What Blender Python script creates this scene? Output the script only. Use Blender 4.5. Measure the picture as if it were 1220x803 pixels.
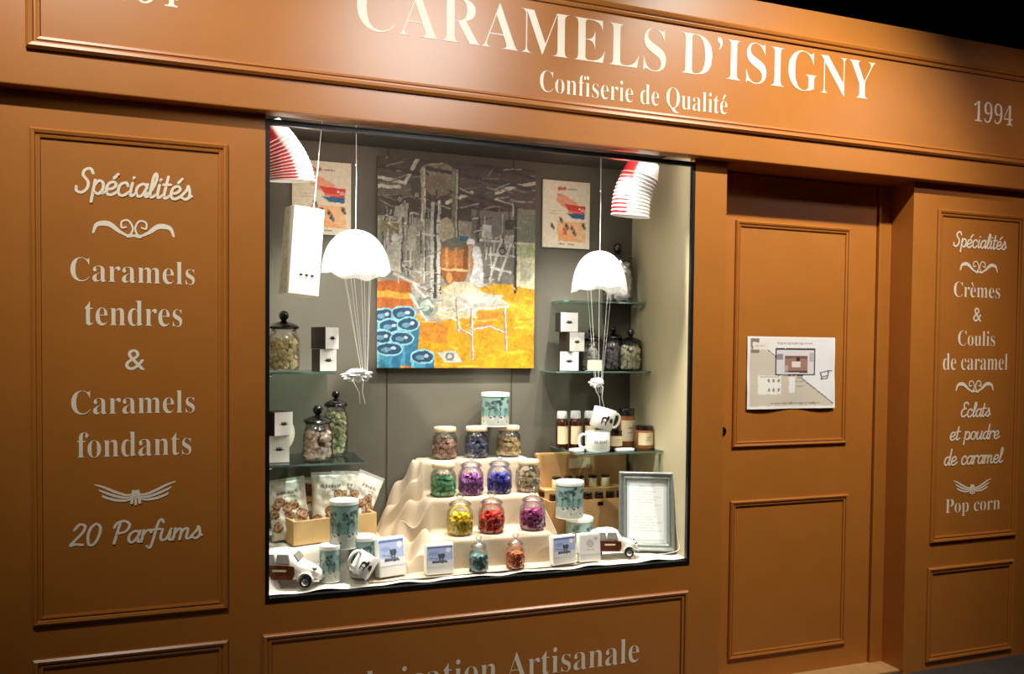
import bpy, bmesh, math, random
import numpy as np
from mathutils import Vector, Matrix, Euler

random.seed(7)
PI = math.pi
scene = bpy.context.scene
C = scene.collection
for o in list(bpy.data.objects):
    bpy.data.objects.remove(o)

# ------------------------------------------------------------------ camera
D, H, F = 2.95, 1.5435, 950.0
CX, CY, W, HH = 610.0, 443.0, 1220.0, 803.0
dX = Vector((2680, 0, 950)).normalized()                 # shop-front direction seen from the lens (x right, y down, z forward)
dD = Vector((-340, 34457, 957)); dD = (dD - dX * dD.dot(dX)).normalized()
dY = dX.cross(dD)
if dY.z < 0: dY = -dY
cam = bpy.data.cameras.new('camera')
cam.sensor_fit = 'HORIZONTAL'; cam.sensor_width = 36.0
cam.lens = 36.0 * F / W
cam.shift_x = 0.0
cam.shift_y = (CY - HH / 2) / W
cam.clip_start = 0.05
camo = bpy.data.objects.new('camera', cam); C.objects.link(camo)
def cam_axis(i):                                         # lens axis i in world coordinates
    return Vector((dX[i], dY[i], -dD[i]))
R = Matrix((cam_axis(0), -cam_axis(1), -cam_axis(2))).transposed()
camo.matrix_world = Matrix.Translation((0, -D, H)) @ R.to_4x4()
scene.camera = camo

# ------------------------------------------------------------------ light and exposure
scene.view_settings.view_transform = 'Standard'
scene.view_settings.look = 'None'
scene.view_settings.exposure = 0.0
scene.view_settings.gamma = 1.0
scene.view_settings.use_curve_mapping = False
world = bpy.data.worlds.new('world'); scene.world = world; world.use_nodes = True
world.node_tree.nodes['Background'].inputs[0].default_value = (1.0, 0.5, 0.32, 1)
world.node_tree.nodes['Background'].inputs[1].default_value = 0.007

def spot(name, loc, target, power, angle, blend=1.0, size=0.04, col=(1, 1, 1)):
    l = bpy.data.lights.new(name, 'SPOT'); l.energy = power; l.spot_size = math.radians(angle)
    l.spot_blend = blend; l.shadow_soft_size = size; l.color = col
    o = bpy.data.objects.new(name, l); C.objects.link(o); o.location = loc
    o.rotation_euler = (Vector(target) - Vector(loc)).to_track_quat('-Z', 'Y').to_euler()
    return o
WARM = (1.0, 0.95, 0.82)
spot('spotlight_street', (-0.85, -1.7, 4.05), (-0.35, 0, 2.25), 275, 54, 1.0, 0.05, WARM)
spot('spotlight_street', (0.95, -1.5, 3.22), (0.80, 0, 2.50), 115, 86, 1.0, 0.40, (1, 0.98, 0.94))
spot('spotlight_street', (2.50, -1.65, 3.95), (2.30, 0, 1.80), 480, 68, 1.0, 0.05, WARM)
spot('spotlight_street', (3.9, -1.7, 3.3), (3.5, 0, 1.6), 60, 80, 1.0, 0.1, (1.0, 0.8, 0.72))
LAMPS = [(0.38, 0.115), (0.99, 0.125), (1.48, 0.115)]

# ------------------------------------------------------------------ helpers
def ray(u, v):
    r = Vector(((u - CX) / F, (v - CY) / F, 1)); return Vector((r.dot(dX), r.dot(dY), -r.dot(dD)))
def P(u, v, Y=0.0):
    """the place at depth Y behind the shop front that the photograph shows at (u, v)"""
    r = ray(u, v); t = (Y + D) / r.y
    return Vector((r.x * t, Y, H + r.z * t))
def dep(p): return (p[0] * dX[2] + (p[1] + D) * dY[2] - (p[2] - H) * dD[2])
def lin(c): return tuple((x / 12.92 if x <= .04045 else ((x + .055) / 1.055) ** 2.4) for x in [k / 255 for k in c])

class MB:
    def __init__(s): s.v = []; s.f = []; s.m = []; s.c = None
    def add(s, vs, fs, m=0, M=None):
        b = len(s.v)
        s.v += [tuple(M @ Vector(p)) if M is not None else tuple(p) for p in vs]
        s.f += [tuple(b + i for i in f) for f in fs]; s.m += [m] * len(fs)
        return s
    def box(s, x0, x1, y0, y1, z0, z1, m=0, M=None, bev=0.0):
        if bev:
            bm = bmesh.new(); bmesh.ops.create_cube(bm, size=1)
            for v in bm.verts:
                v.co = Vector(((x0 + x1) / 2 + v.co.x * (x1 - x0), (y0 + y1) / 2 + v.co.y * (y1 - y0), (z0 + z1) / 2 + v.co.z * (z1 - z0)))
            bmesh.ops.bevel(bm, geom=bm.edges[:], offset=bev, segments=2, profile=.6, affect='EDGES')
            bm.verts.index_update()
            s.add([v.co[:] for v in bm.verts], [[v.index for v in f.verts] for f in bm.faces], m, M); bm.free(); return s
        vs = [(x, y, z) for z in (z0, z1) for y in (y0, y1) for x in (x0, x1)]
        return s.add(vs, [(0, 2, 3, 1), (4, 5, 7, 6), (0, 1, 5, 4), (2, 6, 7, 3), (0, 4, 6, 2), (1, 3, 7, 5)], m, M)
    def lathe(s, prof, n=28, m=0, M=None, cap0=True, cap1=True):
        vs = []; fs = []; k = len(prof)
        for i in range(n):
            a = 2 * PI * i / n
            vs += [(r * math.cos(a), r * math.sin(a), z) for r, z in prof]
        for i in range(n):
            j = (i + 1) % n
            for q in range(k - 1): fs.append((i * k + q, j * k + q, j * k + q + 1, i * k + q + 1))
        if cap0 and prof[0][0] > 1e-6: fs.append(tuple(i * k for i in range(n))[::-1])
        if cap1 and prof[-1][0] > 1e-6: fs.append(tuple(i * k + k - 1 for i in range(n)))
        return s.add(vs, fs, m, M)
    def tube(s, pts, r, n=8, m=0, M=None, closed=False):
        pts = [Vector(p) for p in pts]; vs = []; fs = []; N = len(pts)
        up = None
        for i, p in enumerate(pts):
            if closed: t = (pts[(i + 1) % N] - pts[i - 1])
            else: t = pts[min(i + 1, N - 1)] - pts[max(i - 1, 0)]
            t.normalize()
            if up is None: up = t.orthogonal().normalized()
            up = (up - t * up.dot(t)).normalized(); sd = t.cross(up)
            rr = r[i] if isinstance(r, (list, tuple)) else r
            vs += [tuple(p + (up * math.cos(2 * PI * k / n) + sd * math.sin(2 * PI * k / n)) * rr) for k in range(n)]
        for i in range(N if closed else N - 1):
            a = i * n; b = ((i + 1) % N) * n
            for k in range(n): fs.append((a + k, a + (k + 1) % n, b + (k + 1) % n, b + k))
        if not closed: fs.append(tuple(range(n))[::-1]); fs.append(tuple((N - 1) * n + k for k in range(n)))
        return s.add(vs, fs, m, M)
    def sphere(s, c, r, m=0, n=12, k=8, sc=(1, 1, 1), M=None):
        vs = [(c[0], c[1], c[2] - r * sc[2])]; fs = []
        for j in range(1, k):
            ph = -PI / 2 + PI * j / k
            vs += [(c[0] + r * sc[0] * math.cos(ph) * math.cos(2 * PI * i / n), c[1] + r * sc[1] * math.cos(ph) * math.sin(2 * PI * i / n), c[2] + r * sc[2] * math.sin(ph)) for i in range(n)]
        vs.append((c[0], c[1], c[2] + r * sc[2]))
        for i in range(n): fs.append((0, 1 + (i + 1) % n, 1 + i))
        for j in range(k - 2):
            for i in range(n):
                a = 1 + j * n; b = a + n
                fs.append((a + i, a + (i + 1) % n, b + (i + 1) % n, b + i))
        b = 1 + (k - 2) * n
        for i in range(n): fs.append((b + i, b + (i + 1) % n, len(vs) - 1))
        return s.add(vs, fs, m, M)
    def build(s, name, mats, parent=None, smooth=False, loc=None):
        me = bpy.data.meshes.new(name); me.from_pydata(s.v, [], s.f); me.update()
        if not isinstance(mats, (list, tuple)): mats = [mats]
        for m in mats: me.materials.append(m)
        me.polygons.foreach_set('material_index', s.m)
        if s.c is not None:
            at = me.color_attributes.new('Col', 'FLOAT_COLOR', 'POINT')
            at.data.foreach_set('color', np.asarray(s.c, dtype=np.float32).ravel())
        if smooth:
            me.polygons.foreach_set('use_smooth', [True] * len(me.polygons))
            me.set_sharp_from_angle(angle=math.radians(smooth if smooth is not True else 40))
        o = bpy.data.objects.new(name, me); C.objects.link(o)
        if parent: o.parent = parent
        if loc is not None: o.location = loc
        return o

def thing(name, label, cat, loc=(0, 0, 0), rz=0.0, group=None, rot=None):
    o = bpy.data.objects.new(name, None); C.objects.link(o); o.empty_display_size = .02
    o.location = loc; o.rotation_euler = rot if rot is not None else (0, 0, rz)
    tag(o, label, cat, group); return o
def tag(o, label, cat, group=None, kind=None):
    o['label'] = label; o['category'] = cat
    if group: o['group'] = group
    elif 'group' in o: del o['group']
    if kind: o['kind'] = kind
    return o
def structure(o): o['kind'] = 'structure'; return o
def dup(root, loc, rz=0.0, label=None, group=None, rot=None):
    r = root.copy(); C.objects.link(r); r.location = loc; r.rotation_euler = rot if rot is not None else (0, 0, rz)
    if label: r['label'] = label
    if group: r['group'] = group
    for ch in list(root.children):
        c = ch.copy(); C.objects.link(c); c.parent = r
        for g in list(ch.children):
            q = g.copy(); C.objects.link(q); q.parent = c
    return r
def T(x, y, z, rx=0, ry=0, rz=0): return Matrix.Translation((x, y, z)) @ Euler((rx, ry, rz)).to_matrix().to_4x4()

# ------------------------------------------------------------------ materials
def mat(name, col, rough=.5, metal=0.0, spec=.5, noise=0.0, nscale=30, bump=0.0, emit=None, trans=0.0, sheen=0.0, coat=0.0):
    m = bpy.data.materials.new(name); m.use_nodes = True; nt = m.node_tree; b = nt.nodes['Principled BSDF']
    c = lin(col); b.inputs['Base Color'].default_value = (*c, 1); b.inputs['Roughness'].default_value = rough
    b.inputs['Metallic'].default_value = metal; b.inputs['Specular IOR Level'].default_value = spec
    if coat: b.inputs['Coat Weight'].default_value = coat; b.inputs['Coat Roughness'].default_value = .2
    if sheen: b.inputs['Sheen Weight'].default_value = sheen
    if trans: b.inputs['Transmission Weight'].default_value = trans
    if emit: b.inputs['Emission Color'].default_value = (*lin(emit[0]), 1); b.inputs['Emission Strength'].default_value = emit[1]
    if noise or bump:
        tc = nt.nodes.new('ShaderNodeTexCoord'); n = nt.nodes.new('ShaderNodeTexNoise'); n.inputs['Scale'].default_value = nscale; n.inputs['Detail'].default_value = 5
        nt.links.new(tc.outputs['Object'], n.inputs['Vector'])
        if noise:
            rp = nt.nodes.new('ShaderNodeValToRGB')
            rp.color_ramp.elements[0].position = .3; rp.color_ramp.elements[1].position = .7
            rp.color_ramp.elements[0].color = (*[x * (1 - noise) for x in c], 1); rp.color_ramp.elements[1].color = (*[min(1, x * (1 + noise)) for x in c], 1)
            nt.links.new(n.outputs['Fac'], rp.inputs[0]); nt.links.new(rp.outputs[0], b.inputs['Base Color'])
        if bump:
            bp = nt.nodes.new('ShaderNodeBump'); bp.inputs['Strength'].default_value = bump; bp.inputs['Distance'].default_value = .004
            nt.links.new(n.outputs['Fac'], bp.inputs['Height']); nt.links.new(bp.outputs[0], b.inputs['Normal'])
    return m
def mat_attr(name, rough=.5, spec=.4):
    m = bpy.data.materials.new(name); m.use_nodes = True; nt = m.node_tree; b = nt.nodes['Principled BSDF']
    a = nt.nodes.new('ShaderNodeAttribute'); a.attribute_name = 'Col'
    nt.links.new(a.outputs['Color'], b.inputs['Base Color']); b.inputs['Roughness'].default_value = rough; b.inputs['Specular IOR Level'].default_value = spec
    return m
def mat_glass(name, tint=(1, 1, 1), base=.03, edge=.6, rough=.03, ior=1.45):
    """thin clear glass: see-through with fresnel reflections"""
    m = bpy.data.materials.new(name); m.use_nodes = True; nt = m.node_tree; nt.nodes.clear()
    out = nt.nodes.new('ShaderNodeOutputMaterial'); mx = nt.nodes.new('ShaderNodeMixShader')
    tr = nt.nodes.new('ShaderNodeBsdfTransparent'); tr.inputs[0].default_value = (*tint, 1)
    gl = nt.nodes.new('ShaderNodeBsdfGlossy'); gl.inputs['Roughness'].default_value = rough
    lw = nt.nodes.new('ShaderNodeFresnel'); lw.inputs['IOR'].default_value = ior
    mr = nt.nodes.new('ShaderNodeMapRange'); mr.inputs['To Min'].default_value = base; mr.inputs['To Max'].default_value = edge
    nt.links.new(lw.outputs[0], mr.inputs['Value']); nt.links.new(mr.outputs[0], mx.inputs[0])
    nt.links.new(tr.outputs[0], mx.inputs[1]); nt.links.new(gl.outputs[0], mx.inputs[2]); nt.links.new(mx.outputs[0], out.inputs[0])
    return m

PAINT = mat('brown_satin_paint', (179, 110, 42), rough=.35, spec=.7, noise=.04, nscale=6)
LETTER = mat('cream_lettering', (250, 236, 214), rough=.5)
BLACK = mat('black_frame', (16, 15, 14), rough=.4)
DARKROOM = mat('dark_ceiling', (10, 10, 11), rough=.9)
TILE = mat('grey_floor', (70, 68, 66), rough=.5, noise=.12, nscale=9)
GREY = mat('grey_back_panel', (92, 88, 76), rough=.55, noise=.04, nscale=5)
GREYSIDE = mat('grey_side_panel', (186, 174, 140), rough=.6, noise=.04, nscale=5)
DARKCEIL = mat('display_ceiling', (52, 49, 43), rough=.6)
CLOTH_W = mat('white_cloth', (226, 220, 208), rough=.85, noise=.03, nscale=60, sheen=.2)
CLOTH_C = mat('cream_cloth', (190, 172, 145), rough=.85, noise=.03, nscale=60, sheen=.2)
PANE = mat_glass('window_glass', base=.015, edge=.35, rough=.02)
GLASS = mat_glass('jar_glass', tint=(.99, .99, .99), base=.06, edge=.8, rough=.12)
SHELF = mat_glass('shelf_glass', tint=(.80, .88, .85), base=.06, edge=.9, rough=.03)
SHELFEDGE = mat('shelf_glass_edge', (96, 122, 116), rough=.15, spec=.9)
CHROME = mat('chrome', (215, 215, 212), rough=.25, metal=.9)
WHITE = mat('white_card', (238, 236, 230), rough=.6)
CLOTHPAR = bpy.data.materials.new('white_napkin'); CLOTHPAR.use_nodes = True; _n = CLOTHPAR.node_tree; _n.nodes.clear()
_o = _n.nodes.new('ShaderNodeOutputMaterial'); _m = _n.nodes.new('ShaderNodeMixShader'); _d = _n.nodes.new('ShaderNodeBsdfDiffuse'); _t = _n.nodes.new('ShaderNodeBsdfTranslucent')
_d.inputs[0].default_value = _t.inputs[0].default_value = (.9, .9, .88, 1); _m.inputs[0].default_value = .45
_n.links.new(_d.outputs[0], _m.inputs[1]); _n.links.new(_t.outputs[0], _m.inputs[2]); _n.links.new(_m.outputs[0], _o.inputs[0])
BLACKCARD = mat('black_card', (44, 38, 34), rough=.55)
BLACKLID = mat('black_lid', (22, 21, 20), rough=.18, spec=.7)
WOODLID = mat('pale_wood_lid', (224, 202, 160), rough=.6, noise=.06, nscale=40)
WOOD = mat('pale_wood', (214, 178, 122), rough=.6, noise=.08, nscale=18)
WOODCASE = mat('case_wood', (196, 152, 98), rough=.55, noise=.08, nscale=18)
WHITECAR = mat('white_car_paint', (236, 230, 220), rough=.25, spec=.6)
BROWNCAR = mat('brown_car_paint', (92, 42, 26), rough=.3)
RUBBER = mat('black_rubber', (26, 25, 24), rough=.6)
CARGLASS = mat('car_window', (120, 120, 116), rough=.12, spec=.8)
CERAMIC = mat('white_ceramic', (240, 238, 232), rough=.15, spec=.6)
DARKPRINT = mat('dark_print', (48, 42, 40), rough=.5)
SILVER = mat('silver_frame', (150, 156, 152), rough=.35, metal=.6, noise=.1, nscale=70)
AMBER = mat('dark_caramel', (62, 26, 12), rough=.1, spec=.7)
CARAMEL = mat('caramel_cream', (150, 92, 48), rough=.15, spec=.6)
LABELC = mat('cream_label', (226, 208, 170), rough=.6)
CLEARCAP = mat('pale_cap', (214, 214, 212), rough=.2)
TINWHITE = mat('tin_white_lid', (236, 236, 230), rough=.3)
THREAD = mat('white_thread', (238, 236, 230), rough=.7)
CUP = mat_attr('tub_print', rough=.5)
PRINT = mat_attr('printed_paper', rough=.65, spec=.25)
CANVASM = mat_attr('painted_canvas', rough=.45, spec=.4)
TINP = mat_attr('printed_tin', rough=.3, spec=.5)
BAGP = mat_attr('printed_film', rough=.28, spec=.6)
CREAMDISC = mat('beige_disc', (206, 198, 170), rough=.4)
KEY = mat('dark_metal', (30, 20, 14), rough=.4, metal=.6)
LAMPM = mat('lamp_lens', (255, 250, 240), emit=((255, 246, 232), 6.0))

# ------------------------------------------------------------------ painted pictures: colour canvases
def noise2(ny, nx, cells, seed):
    rs = np.random.RandomState(seed); g = rs.rand(cells + 2, cells + 2)
    y = np.linspace(0, cells, ny); x = np.linspace(0, cells, nx); yi = y.astype(int); xi = x.astype(int)
    fy = (y - yi)[:, None]; fx = (x - xi)[None]; fy = fy * fy * (3 - 2 * fy); fx = fx * fx * (3 - 2 * fx)
    a = g[np.ix_(yi, xi)]; b = g[np.ix_(yi, xi + 1)]; c = g[np.ix_(yi + 1, xi)]; d = g[np.ix_(yi + 1, xi + 1)]
    return (a * (1 - fx) + b * fx) * (1 - fy) + (c * (1 - fx) + d * fx) * fy
class Pic:
    """a picture w x h cells; u to the right, v up, both 0..1"""
    def __init__(s, nx, ny, bg, warp=0.0, seed=1):
        s.nx, s.ny = nx, ny; s.a = np.zeros((ny, nx, 3)); s.a[:] = np.array(bg) / 255.
        s.u, s.v = np.meshgrid(np.linspace(0, 1, nx), np.linspace(0, 1, ny))
        if warp:
            s.u = s.u + (noise2(ny, nx, 14, seed) - .5) * warp + (noise2(ny, nx, 40, seed + 5) - .5) * warp * .6
            s.v = s.v + (noise2(ny, nx, 14, seed + 1) - .5) * warp + (noise2(ny, nx, 40, seed + 6) - .5) * warp * .6
    gain = 1.0
    def put(s, mask, col, al=1.0):
        s.a[mask] = s.a[mask] * (1 - al) + np.array(col) / 255. * al; return s
    def rect(s, u0, u1, v0, v1, col, al=1.0): return s.put((s.u >= u0) & (s.u <= u1) & (s.v >= v0) & (s.v <= v1), col, al)
    def ell(s, cu, cv, ru, rv, col, al=1.0): return s.put(((s.u - cu) / ru) ** 2 + ((s.v - cv) / rv) ** 2 <= 1, col, al)
    def poly(s, pts, col, al=1.0):
        m = np.zeros(s.u.shape, bool); n = len(pts)
        for i in range(n):
            (x0, y0), (x1, y1) = pts[i], pts[(i + 1) % n]
            if y0 == y1: continue
            c = (y0 > s.v) != (y1 > s.v)
            m ^= c & (s.u < (x1 - x0) * (s.v - y0) / (y1 - y0) + x0)
        return s.put(m, col, al)
    def line(s, u0, v0, u1, v1, w, col, al=1.0, asp=1.0):
        du, dv = u1 - u0, (v1 - v0) * asp; L = du * du + dv * dv + 1e-9
        t = np.clip(((s.u - u0) * du + (s.v - v0) * asp * dv) / L, 0, 1)
        d = np.hypot(s.u - u0 - t * du, (s.v - v0) * asp - t * dv)
        return s.put(d <= w, col, al)
    def grain(s, amt, cells, seed):
        s.a *= 1 + (noise2(s.ny, s.nx, cells, seed)[..., None] - .5) * 2 * amt; return s
    def scribble(s, u0, u1, v, h, col, n=14, seed=3, al=.8):
        rs = np.random.RandomState(seed); x = u0
        while x < u1:
            w = (u1 - u0) / n * (.5 + rs.rand()); s.rect(x, min(u1, x + w * .8), v - h / 2 * (.6 + .4 * rs.rand()), v + h / 2 * (.6 + .4 * rs.rand()), col, al); x += w
        return s
    def linear(s):
        c = np.clip(s.a * s.gain, 0, 1); return np.where(c <= .04045, c / 12.92, ((c + .055) / 1.055) ** 2.4)
def pic_grid(pic, fn):
    """a grid mesh whose corner colours are the picture; fn(u, v) gives the point"""
    b = MB(); nx, ny = pic.nx, pic.ny
    b.v = [tuple(fn(i / (nx - 1), j / (ny - 1))) for j in range(ny) for i in range(nx)]
    b.f = [(j * nx + i, j * nx + i + 1, (j + 1) * nx + i + 1, (j + 1) * nx + i) for j in range(ny - 1) for i in range(nx - 1)]
    b.m = [0] * len(b.f)
    c = np.ones((nx * ny, 4)); c[:, :3] = pic.linear().reshape(-1, 3); b.c = c
    return b
def pic_panel(pic, w, h, y=0.0, x0=None, z0=0.0, t=0.0):
    if x0 is None: x0 = -w / 2
    b = pic_grid(pic, lambda u, v: (x0 + u * w, y, z0 + v * h))
    if t:
        n = len(b.v); b.box(x0, x0 + w, y + .0003, y + t, z0, z0 + h)
        c = np.ones((len(b.v), 4)); c[:, :3] = .75; c[:n] = b.c; b.c = c
    return b

# ------------------------------------------------------------------ lettering
def serif(s):
    o = ''
    for ch in s:
        if 'A' <= ch <= 'Z': o += chr(0x1D400 + ord(ch) - 65)
        elif 'a' <= ch <= 'z': o += chr(0x1D41A + ord(ch) - 97)
        elif '0' <= ch <= '9': o += chr(0x1D7CE + ord(ch) - 48)
        else: o += ch
    return o
_cache = {}
def text_mesh(body, off):
    k = (body, off)
    if k not in _cache:
        cu = bpy.data.curves.new('t', 'FONT'); cu.body = body; cu.offset = off; cu.size = 1; cu.resolution_u = 4
        ob = bpy.data.objects.new('t', cu); C.objects.link(ob)
        dg = bpy.context.evaluated_depsgraph_get()
        me = bpy.data.meshes.new_from_object(ob.evaluated_get(dg))
        _cache[k] = ([v.co[:2] for v in me.vertices], [tuple(p.vertices) for p in me.polygons])
        bpy.data.objects.remove(ob); bpy.data.curves.remove(cu); bpy.data.meshes.remove(me)
    return _cache[k]
def serif_shapes(s, off=-.010):
    plain = ''.join({'é': 'e', 'è': 'e'}.get(c, c) for c in s)
    v, f = text_mesh(serif(plain), off); v = list(v); f = list(f)
    for i, ch in enumerate(s):
        if ch in 'éè':
            xr = max(p[0] for p in text_mesh(serif(plain[:i + 1]), off)[0]); xc = xr - .2
            d = 1 if ch == 'é' else -1; b = len(v)
            v += [(xc - .06 * d, .50), (xc - .01 * d, .49), (xc + .13 * d, .66), (xc + .05 * d, .69)]; f.append((b, b + 1, b + 2, b + 3))
    return v, f
GLY = {
 'a': (.47, [[(.38, .42), (.25, .5), (.08, .38), (.05, .15), (.15, .0), (.28, .06), (.38, .3)], [(.40, .5), (.38, .12), (.44, 0), (.54, .1)]]),
 'c': (.40, [[(.36, .38), (.28, .5), (.1, .42), (.05, .2), (.12, .02), (.26, .0), (.44, .14)]]),
 'd': (.48, [[(.38, .42), (.25, .5), (.08, .38), (.05, .15), (.15, .0), (.28, .06), (.38, .3)], [(.42, .97), (.4, .5), (.38, .12), (.44, 0), (.54, .1)]]),
 'e': (.42, [[(.06, .2), (.25, .24), (.36, .38), (.26, .5), (.1, .42), (.05, .2), (.12, .02), (.27, 0), (.46, .14)]]),
 'i': (.24, [[(.10, .5), (.09, .12), (.15, 0), (.28, .1)], [(.11, .68), (.12, .72)]]),
 'l': (.26, [[(.0, .1), (.12, .3), (.22, .7), (.18, .93), (.1, .8), (.08, .15), (.15, 0), (.3, .1)]]),
 'm': (.70, [[(.06, .5), (.06, 0)], [(.06, .25), (.16, .46), (.28, .46), (.30, .3), (.30, 0)], [(.3, .25), (.4, .46), (.52, .46), (.54, .3), (.53, .1), (.6, 0), (.76, .1)]]),
 'n': (.46, [[(.06, .5), (.06, 0)], [(.06, .25), (.16, .46), (.28, .46), (.30, .3), (.29, .1), (.36, 0), (.5, .1)]]),
 'o': (.44, [[(.22, .5), (.08, .42), (.05, .2), (.13, .02), (.28, .02), (.37, .2), (.34, .42), (.22, .5)], [(.33, .42), (.5, .36)]]),
 'p': (.47, [[(.08, .52), (.08, -.32)], [(.08, .3), (.2, .5), (.36, .44), (.4, .2), (.28, 0), (.1, .08)], [(.3, 0), (.52, .1)]]),
 'r': (.36, [[(.06, .5), (.06, 0)], [(.06, .28), (.16, .46), (.32, .5), (.34, .4)]]),
 's': (.36, [[(.0, .1), (.18, .38), (.2, .55), (.3, .32), (.31, .1), (.2, 0), (.06, .05)], [(.2, 0), (.4, .14)]]),
 't': (.28, [[(.12, .85), (.09, .12), (.16, 0), (.3, .1)], [(.0, .52), (.26, .54)]]),
 'u': (.48, [[(.06, .5), (.06, .12), (.16, 0), (.3, .12), (.38, .5)], [(.38, .5), (.37, .1), (.44, 0), (.54, .1)]]),
 'f': (.32, [[(.36, .82), (.28, .95), (.17, .8), (.1, -.15), (.02, -.3), (-.06, -.22)], [(0, .5), (.3, .52)]]),
 'S': (.54, [[(.5, .78), (.38, .95), (.2, .88), (.18, .68), (.38, .45), (.4, .2), (.25, .02), (.06, .06), (.02, .22)]]),
 'P': (.58, [[(.2, .88), (.14, 0)], [(.02, .7), (.1, .9), (.35, .97), (.55, .8), (.48, .52), (.2, .42)]]),
 'E': (.48, [[(.48, .82), (.34, .95), (.16, .85), (.2, .62), (.34, .54)], [(.34, .54), (.1, .45), (.05, .18), (.2, 0), (.46, .14)]]),
 '2': (.52, [[(.06, .70), (.2, .92), (.4, .85), (.36, .55), (.04, .03), (.2, .06), (.46, .02)]]),
 '0': (.56, [[(.26, .92), (.1, .75), (.06, .4), (.16, .02), (.34, .04), (.45, .4), (.42, .78), (.26, .92)]]),
 ' ': (.34, [])}
def smooth_line(pts, k=6):
    if len(pts) < 3: return [Vector(p) for p in pts]
    q = [Vector(p) for p in pts]; q = [q[0] * 2 - q[1]] + q + [q[-1] * 2 - q[-2]]; out = []
    for i in range(1, len(q) - 2):
        for j in range(k):
            t = j / k
            out.append(.5 * ((2 * q[i]) + (-q[i - 1] + q[i + 1]) * t + (2 * q[i - 1] - 5 * q[i] + 4 * q[i + 1] - q[i + 2]) * t * t + (-q[i - 1] + 3 * q[i] - 3 * q[i + 1] + q[i + 2]) * t ** 3))
    out.append(q[-2]); return out
def ribbon(pts, w, v, f, off=None):
    """a flat brush stroke with round ends; w a width or a function of 0..1"""
    off = (len(f) * 7 % 11) * .00012 if off is None else off; n = len(pts); W_ = [w(i / (n - 1)) if callable(w) else w for i in range(n)]; b = len(v)
    for i, p in enumerate(pts):
        t = (pts[min(i + 1, n - 1)] - pts[max(i - 1, 0)]).normalized(); nn = Vector((-t.y, t.x)) * W_[i] / 2
        dy = off + .00002 * i; v += [(p.x + nn.x, p.y + nn.y, dy), (p.x - nn.x, p.y - nn.y, dy)]
    for i in range(n - 1): f.append((b + 2 * i, b + 2 * i + 1, b + 2 * i + 3, b + 2 * i + 2))
    for e, q in ((0, pts[0]), (n - 1, pts[-1])):
        b = len(v); v += [(q.x + W_[e] / 2 * math.cos(PI * k / 5), q.y + W_[e] / 2 * math.sin(PI * k / 5), off + (.0016 if e else -.0004)) for k in range(10)]; f.append(tuple(range(b, b + 10)))
def script_shapes(s, w=.105, slant=.18):
    v, f = [], []; x = 0
    for ch in s:
        base = {'é': 'e', 'è': 'e'}.get(ch, ch); adv, st = GLY[base]
        if ch == 'é': st = st + [[(.24, .64), (.36, .8)]]
        for stroke in st:
            pts = [Vector((p.x + x + slant * p.y, p.y)) for p in smooth_line(stroke)]
            ribbon(pts, w, v, f)
        x += adv
    return v, f
def curl_shapes():
    v, f = [], []
    for s in (-1, 1):
        pts = smooth_line([(s * 1.0, -.16), (s * .9, .05), (s * .62, .08), (s * .34, -.12), (s * .12, -.2), (s * .03, .0), (s * .14, .2), (s * .3, .16), (s * .3, 0), (s * .2, .02)], 8)
        ribbon(pts, lambda t: .05 + .09 * math.exp(-((t - .2) / .14) ** 2), v, f)
        ribbon([Vector((s * .1, -.18)), Vector((s * -.16, -.24))], .06, v, f)
    return v, f
def wing_shapes():
    v, f = [], []
    for s in (-1, 1):
        for k in range(3):
            pts = smooth_line([(s * (1 - .10 * k), .22 - .15 * k), (s * .78, .14 - .13 * k), (s * .5, -.0 - .11 * k), (s * .22, -.1 - .07 * k), (0, -.06 - .05 * k)], 7)
            ribbon(pts, lambda t: .02 + .05 * math.sin(PI * min(1, t * .9 + .05)), v, f)
        ribbon([Vector((s * .06, .0)), Vector((s * .1, -.32))], .07, v, f)
    ribbon([Vector((0, 0)), Vector((0, -.36))], .06, v, f)
    return v, f
def letter(shapes, a, b, cap, parent, name, Y, capref=None, mirror=False):
    """fit lettering between pixel points a and b (left and right ends on the baseline) on the wall face Y; cap = capital height in pixels"""
    v, f = shapes; xs = [p[0] for p in v]; x0, x1 = min(xs), max(xs)
    A, B = P(a[0], a[1], Y), P(b[0], b[1], Y); z = (A.z + B.z) / 2
    mid = P((a[0] + b[0]) / 2, (a[1] + b[1]) / 2 - cap, Y).z - z
    ref = capref if capref else max(p[1] for p in v)
    sx = (B.x - A.x) / (x1 - x0); sz = mid / ref
    m = MB(); m.add([(A.x + (p[0] - x0) * sx, Y - .0012 - (p[2] if len(p) > 2 else 0), z + p[1] * sz) for p in v], f)
    return m.build(name, LETTER, parent)
def ornament(shapes, u0, u1, vc, parent, Y):
    v, f = shapes; A, B = P(u0, vc, Y), P(u1, vc, Y); z = (A.z + B.z) / 2; c = (A.x + B.x) / 2; s = (B.x - A.x) / 2
    m = MB(); m.add([(c + p[0] * s, Y - .0012 - (p[2] if len(p) > 2 else 0), z + p[1] * s) for p in v], f)
    return m.build('ornament', LETTER, parent)

# ------------------------------------------------------------------ the shop front
FP = -.055                                                # face of the signboard
WX0, WX1, WZ0, WZ1 = .12, 1.862, .645, 2.345              # window opening
DX0, DX1 = 2.02, 3.06                                     # door recess
DY = .145                                                 # face of the door
BK = .55                                                  # back wall of the window display
CZ = 2.42                                                 # ceiling of the window display
FB = (P(0, 99.2, FP).z + P(1220, 225, FP).z) / 2          # underside of the signboard
FT = 3.04

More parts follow.
